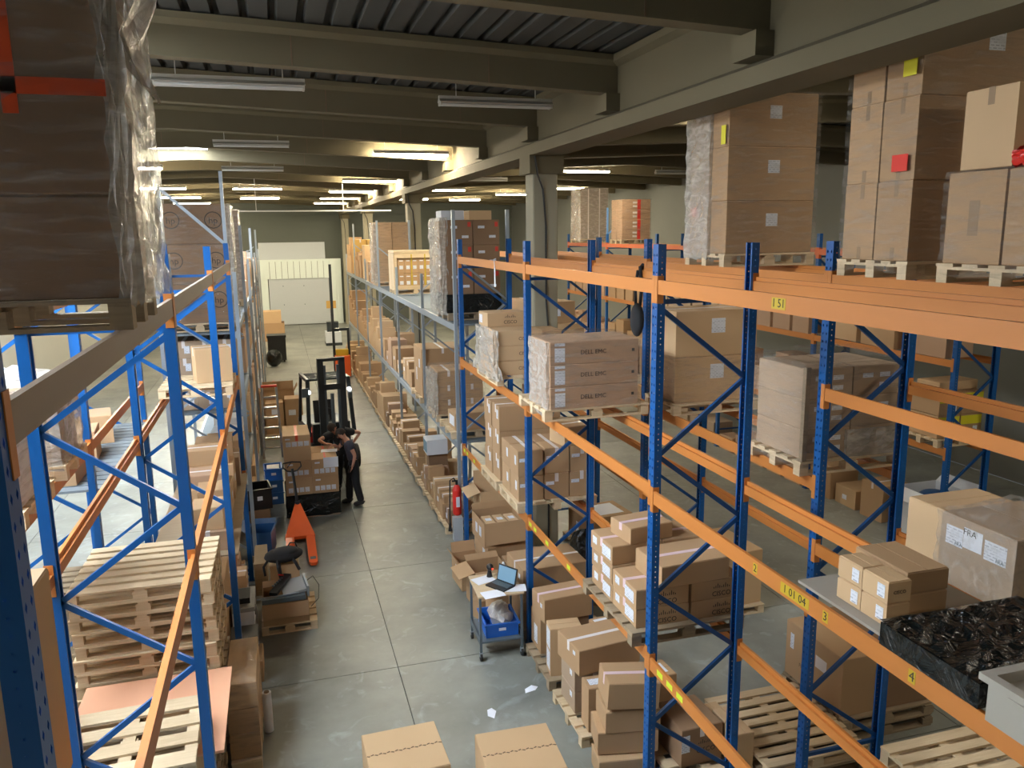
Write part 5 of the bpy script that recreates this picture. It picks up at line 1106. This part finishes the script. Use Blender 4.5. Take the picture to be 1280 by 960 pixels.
# stacker with orange mast at the aisle edge
t = empty('pallet_stacker', (2.42, 33.4, 0), uniq('black and orange pallet stacker parked at the far aisle edge'), 'stacker')
for s in (-1, 1): MB().box(s * .3 - .05, s * .3 + .05, -.06, .06, 0, 4.6 if s < 0 else 2.0).obj('mast_rail', 'truck_dark', t)
MB().box(-.3, .3, -.5, -.08, .05, .9).obj('drive_unit', 'forklift_orange', t); MB().box(-.25, .25, -.3, .0, .9, 1.15).obj('hood', 'yellow_band', t); MB().box(-.25, .25, -.06, .06, 1.9, 2.0).obj('cross_bar', 'truck_dark', t)

# ------------------------------------------------------------------ forklift
t = empty('forklift', (1.02, 20.4, 0), uniq('dark counterbalance forklift with raised mast parked behind the two men'), 'forklift', .13)
for s in (-1, 1):
    MB().box(s * .26 - .07, s * .26 + .07, -.95, -.83, .08, 2.86).obj('mast_rail', 'truck_dark', t); MB().box(s * .16 - .026, s * .16 + .026, -.93, -.85, .2, 2.7).obj('inner_mast_rail', 'truck_grey', t)
    MB().bar((s * .56, -.6, .9), (s * .5, -.42, 2.25), .08, .09).obj('front_pillar', 'truck_dark', t); MB().bar((s * .54, .85, 1.0), (s * .5, .6, 2.25), .07, .07).obj('rear_pillar', 'truck_dark', t)
    MB().tube([(s * .53 - .09, -.6, .3), (s * .53 + .09, -.6, .3)], .3, 22).obj('front_wheel', 'rubber', t); MB().tube([(s * .46 - .08, .95, .24), (s * .46 + .08, .95, .24)], .24, 20).obj('rear_wheel', 'rubber', t)
    MB().box(s * .25 - .06, s * .25 + .06, -2.0, -1.0, .06, .1).obj('fork', 'truck_dark', t); MB().box(s * .25 - .06, s * .25 + .06, -1.06, -1.0, .1, .6).obj('fork_shank', 'truck_dark', t)
    MB().tube([(s * .50, -.44, 2.0), (s * .50, -.56, 2.0)], .05, 12).obj('headlight', 'headlight', t)
    MB().bar((s * .5, -.45, 2.27), (s * .5, .65, 2.27), .07, .08).obj('roof_rail', 'truck_dark', t)
MB().box(-.33, .33, -.95, -.83, 2.8, 2.88).obj('mast_top', 'truck_dark', t); MB().box(-.3, .3, -.95, -.83, 2.1, 2.24).obj('mast_cross_bar', 'truck_dark', t); MB().box(-.4, .4, -1.0, -.95, .3, .42).box(-.4, .4, -1.0, -.95, .5, .6).obj('fork_carriage', 'truck_dark', t)
MB().tube([(0, -.88, .15), (0, -.88, 2.0)], .045, 10).obj('lift_cylinder', 'truck_grey', t)
for k in range(5): MB().bar((-.48, -.35 + k * .22, 2.27), (.48, -.35 + k * .22, 2.27), .045, .05).obj('roof_bar', 'truck_dark', t)
MB().prism([(-.5, -.6), (.5, -.6), (.56, -.4), (.56, 1.2), (.4, 1.42), (-.4, 1.42), (-.56, 1.2), (-.56, -.4)], 'z', .35, .72).obj('chassis', 'truck_dark', t)
MB().prism([(-.5, .3), (.5, .3), (.54, 1.2), (.4, 1.45), (-.4, 1.45), (-.54, 1.2)], 'z', .4, 1.02).obj('counterweight', 'truck_grey', t); MB().box(-.53, -.38, -.45, .3, .72, .98).obj('step_fender', 'red', t)
MB().box(-.26, .26, .0, .45, .85, 1.0).obj('seat', 'black_cloth', t); MB().obox((0, .46, 1.28), (.48, .12, .6), (-.15, 0, 0)).obj('seat_back', 'black_cloth', t); MB().prism([(-.46, -.6), (.46, -.6), (.46, -.42), (-.46, -.42)], 'z', .7, 1.2).obj('dashboard', 'truck_dark', t)
MB().tube([(.0, -.35, 1.15), (.0, -.22, 1.32)], .025, 8).obj('steering_column', 'truck_dark', t)
MB().tube([(.17 * math.cos(2 * PI * k / 14), -.2 + .08 * math.sin(2 * PI * k / 14), 1.33 + .15 * math.sin(2 * PI * k / 14)) for k in range(15)], .014, 6).obj('steering_wheel', 'black_plastic', t)
MB().bar((-.5, -.5, 2.1), (-.62, -.6, 2.0), .03, .03).box(-.68, -.52, -.63, -.58, 1.9, 2.12).obj('mirror', 'truck_grey', t); MB().box(.44, .54, -.66, -.56, 1.8, 1.95).obj('work_lamp', 'truck_grey', t)

# ================================================================== PEOPLE
def skin_mesh(name, verts, edges, mat, parent, root=0, lvl=2):
    """skeleton with a radius per joint grown into one smooth surface"""
    keys = list(verts); me = bpy.data.meshes.new(name)
    me.from_pydata([verts[k][:3] for k in keys], [(keys.index(a), keys.index(b_)) for a, b_ in edges], []); me.update()
    o = link(name, me, mat, parent)
    sk = o.modifiers.new('skin', 'SKIN'); sk.use_smooth_shade = True; sk.branch_smoothing = .6
    lay = me.skin_vertices[0] if me.skin_vertices else None
    if lay is None:
        bm = bmesh.new(); bm.from_mesh(me); bm.verts.layers.skin.verify(); bm.to_mesh(me); bm.free(); lay = me.skin_vertices[0]
    for i, k in enumerate(keys):
        r = verts[k][3]; lay.data[i].radius = (r if isinstance(r, tuple) else (r, r)); lay.data[i].use_root = (i == root)
    s = o.modifiers.new('sub', 'SUBSURF'); s.levels = lvl; s.render_levels = lvl
    return o
def person(J, label, shirt, hips_dir, side_dir):
    """J: joints in world space; hips_dir = facing, side_dir = towards the person's left"""
    t = empty('person', (J['pelvis'][0], J['pelvis'][1], 0), uniq(label), 'person')
    o0 = Vector((J['pelvis'][0], J['pelvis'][1], 0)); V = {k: Vector(v) - o0 for k, v in J.items()}; F_ = Vector(hips_dir).normalized(); S = Vector(side_dir).normalized()
    v = {}; e = []
    def add(k, p, r, par=None):
        v[k] = (p[0], p[1], p[2], r)
        if par: e.append((par, k))
    add('pelvis', V['pelvis'], .11); add('spine', V['spine'], .11, 'pelvis'); add('chest', V['chest'], .118, 'spine'); add('neck', V['neck'], .058, 'chest')
    hd = (V['head'] - V['neck']); add('skull0', V['neck'] + hd * .45, .062, 'neck'); add('skull1', V['head'], .088, 'skull0'); add('skull2', V['head'] + hd.normalized() * .075, .07, 'skull1')
    for s, q in (('l', 1), ('r', -1)):
        add('hip' + s, V['hip' + s], .09, 'pelvis'); add('knee' + s, V['knee' + s], .06, 'hip' + s); add('ank' + s, V['ank' + s], .042, 'knee' + s)
        add('toe' + s, V['ank' + s] + F_ * .15 - Vector((0, 0, .045)), .035, 'ank' + s)
        add('sh' + s, V['sh' + s], .058, 'chest'); add('elb' + s, V['elb' + s], .042, 'sh' + s); add('wr' + s, V['wr' + s], .029, 'elb' + s)
        hv = (V['hand' + s] - V['wr' + s]).normalized(); nrm = hv.cross(S * q if abs(hv.dot(S)) < .8 else F_).normalized(); cr = hv.cross(nrm).normalized()
        add('palm' + s, V['wr' + s] + hv * .07, (.036, .02), 'wr' + s)
        for k, (off, ln) in enumerate(((-.03, .075), (-.01, .085), (.01, .08), (.029, .062))):
            a = V['wr' + s] + hv * .095 + cr * off; b_ = a + hv * ln * .5 + nrm * .006; c = b_ + (hv * .85 + nrm * .5).normalized() * ln * .5
            add(f'f{k}a{s}', a, .0095, 'palm' + s); add(f'f{k}b{s}', b_, .009, f'f{k}a{s}'); add(f'f{k}c{s}', c, .0075, f'f{k}b{s}')
        a = V['wr' + s] + hv * .04 - cr * .035; add('th1' + s, a, .011, 'palm' + s); add('th2' + s, a + (hv * .7 - cr * .6).normalized() * .05, .0095, 'th1' + s)
    skin_mesh('body', v, e, 'skin', t)
    # clothing follows the same joints
    c = {}; ce = []
    def g(k, r, par=None, p=None):
        p = p if p is not None else V[k]; c[k] = (p[0], p[1], p[2], r)
        if par: ce.append((par, k))
    g('pelvis', .155, p=V['pelvis'] + Vector((0, 0, .0))); g('spine', .158, 'pelvis'); g('chest', .175, 'spine'); g('neck', .085, 'chest', V['chest'].lerp(V['neck'], .78))
    for s in 'lr': g('arm' + s, .125, 'chest', V['chest'].lerp(V['sh' + s], .55)); g('sh' + s, .108, 'arm' + s); g('slv' + s, .085, 'sh' + s, V['sh' + s].lerp(V['elb' + s], .62))
    skin_mesh('shirt', c, ce, shirt, t)
    c = {}; ce = []; g('pelvis', .135); g('waist', .13, 'pelvis', V['pelvis'].lerp(V['spine'], .75))
    for s in 'lr':
        g('hip' + s, .118, 'pelvis'); g('thigh' + s, .108, 'hip' + s, V['hip' + s].lerp(V['knee' + s], .5)); g('knee' + s, .088, 'thigh' + s); g('calf' + s, .086, 'knee' + s, V['knee' + s].lerp(V['ank' + s], .5)); g('cuff' + s, .08, 'calf' + s, V['knee' + s].lerp(V['ank' + s], 1.04))
    skin_mesh('trousers', c, ce, 'trousers', t)
    for s in 'lr':
        a = V['ank' + s]; q = {'a': (*(a + Vector((0, 0, .01))), .068), 'b': (*(a - F_ * .05 - Vector((0, 0, .042))), .056), 'c': (*(a + F_ * .08 - Vector((0, 0, .042))), (.06, .052)), 'd': (*(a + F_ * .18 - Vector((0, 0, .048))), (.055, .045))}
        skin_mesh('shoe', q, [('a', 'b'), ('a', 'c'), ('c', 'd')], 'rubber', t)
    # head details: hair shell, ears, nose, brows, mouth; face normal from the head's tilt
    up = hd.normalized(); fc = (F_ - up * F_.dot(up)).normalized(); H = V['head'] + up * .03
    rm = Matrix((fc, up.cross(fc), up)).transposed()
    def onhead(name, mb, mat, sm=True):
        p = mb.obj(name, mat, t, smooth=sm); p.matrix_basis = Matrix.Translation(H) @ rm.to_4x4()
    rh = random.Random(6); mb = MB(); n, m_ = 26, 13; vs = []; fs = []
    for i in range(m_ + 1):
        th = PI * .60 * i / m_
        for k in range(n):
            a = 2 * PI * k / n; lim = 1. if math.cos(a) < .25 else .62
            tt = th * lim; q_ = 1.0 + rh.uniform(0, .07); vs.append((.108 * q_ * math.sin(tt) * math.cos(a) - .008, .096 * q_ * math.sin(tt) * math.sin(a), .118 * q_ * math.cos(tt)))
    for i in range(m_):
        for k in range(n): fs.append((i * n + k, (i + 1) * n + k, (i + 1) * n + (k + 1) % n, i * n + (k + 1) % n))
    onhead('hair', mb.add(vs, fs), 'hair')
    for s in (-1, 1): onhead('ear', MB().ball((-.005, s * .088, -.02), (.022, .012, .032), 8, 6), 'skin'); onhead('eye', MB().ball((.078, s * .032, .0), (.01, .013, .009), 8, 6), 'ink'); onhead('eyebrow', MB().box(.078, .09, s * .032 - .018, s * .032 + .018, .02, .027), 'hair', False)
    onhead('nose', MB().prism([(.08, .01), (.112, -.035), (.08, -.042)], 'y', -.014, .014) if False else MB().ball((.092, 0, -.022), (.02, .014, .026), 8, 6), 'skin'); onhead('mouth', MB().box(.074, .084, -.024, .024, -.064, -.056), 'red_print', False)
    return t
person(dict(pelvis=(1.36, 17.02, .94), spine=(1.35, 17.02, 1.12), chest=(1.29, 17.02, 1.34), neck=(1.21, 17.02, 1.48), head=(1.135, 17.02, 1.575),
            hipl=(1.36, 16.92, .9), hipr=(1.35, 17.13, .9), kneel=(1.38, 16.88, .5), kneer=(1.26, 17.1, .5), ankl=(1.47, 16.86, .095), ankr=(1.24, 17.1, .095),
            shl=(1.27, 16.83, 1.41), shr=(1.22, 17.21, 1.41), elbl=(1.38, 16.80, 1.14), elbr=(1.08, 17.28, 1.22), wrl=(1.32, 16.78, .93), wrr=(.97, 17.14, 1.33), handl=(1.28, 16.78, .84), handr=(.88, 17.08, 1.31)),
       'man in dark grey t-shirt and black trousers pointing at papers on the cartons', 'tee_grey', (-1, 0, 0), (0, -1, 0))
person(dict(pelvis=(1.24, 18.12, .95), spine=(1.21, 18.05, 1.12), chest=(1.12, 17.9, 1.33), neck=(1.05, 17.78, 1.46), head=(.99, 17.67, 1.56),
            hipl=(1.34, 18.1, .92), hipr=(1.13, 18.12, .92), kneel=(1.33, 18.1, .5), kneer=(1.12, 18.14, .5), ankl=(1.36, 18.2, .095), ankr=(1.1, 18.2, .095),
            shl=(1.30, 17.88, 1.42), shr=(.90, 17.82, 1.38), elbl=(1.62, 17.98, 1.36), elbr=(.68, 17.62, 1.34), wrl=(1.46, 18.0, 1.13), wrr=(.80, 17.42, 1.30), handl=(1.38, 17.98, 1.08), handr=(.9, 17.38, 1.30)),
       'man in black t-shirt leaning over the checked cartons, hand on hip', 'tee_black', (-.25, -1, 0), (1, -.2, 0))
tag(MB().obox((1.25, 16.76, .86), (.03, .07, .15), (0, .3, 0)).obj('handheld_scanner', 'black_plastic'), uniq('black handheld device in the lowered hand of the man in grey'), 'device')
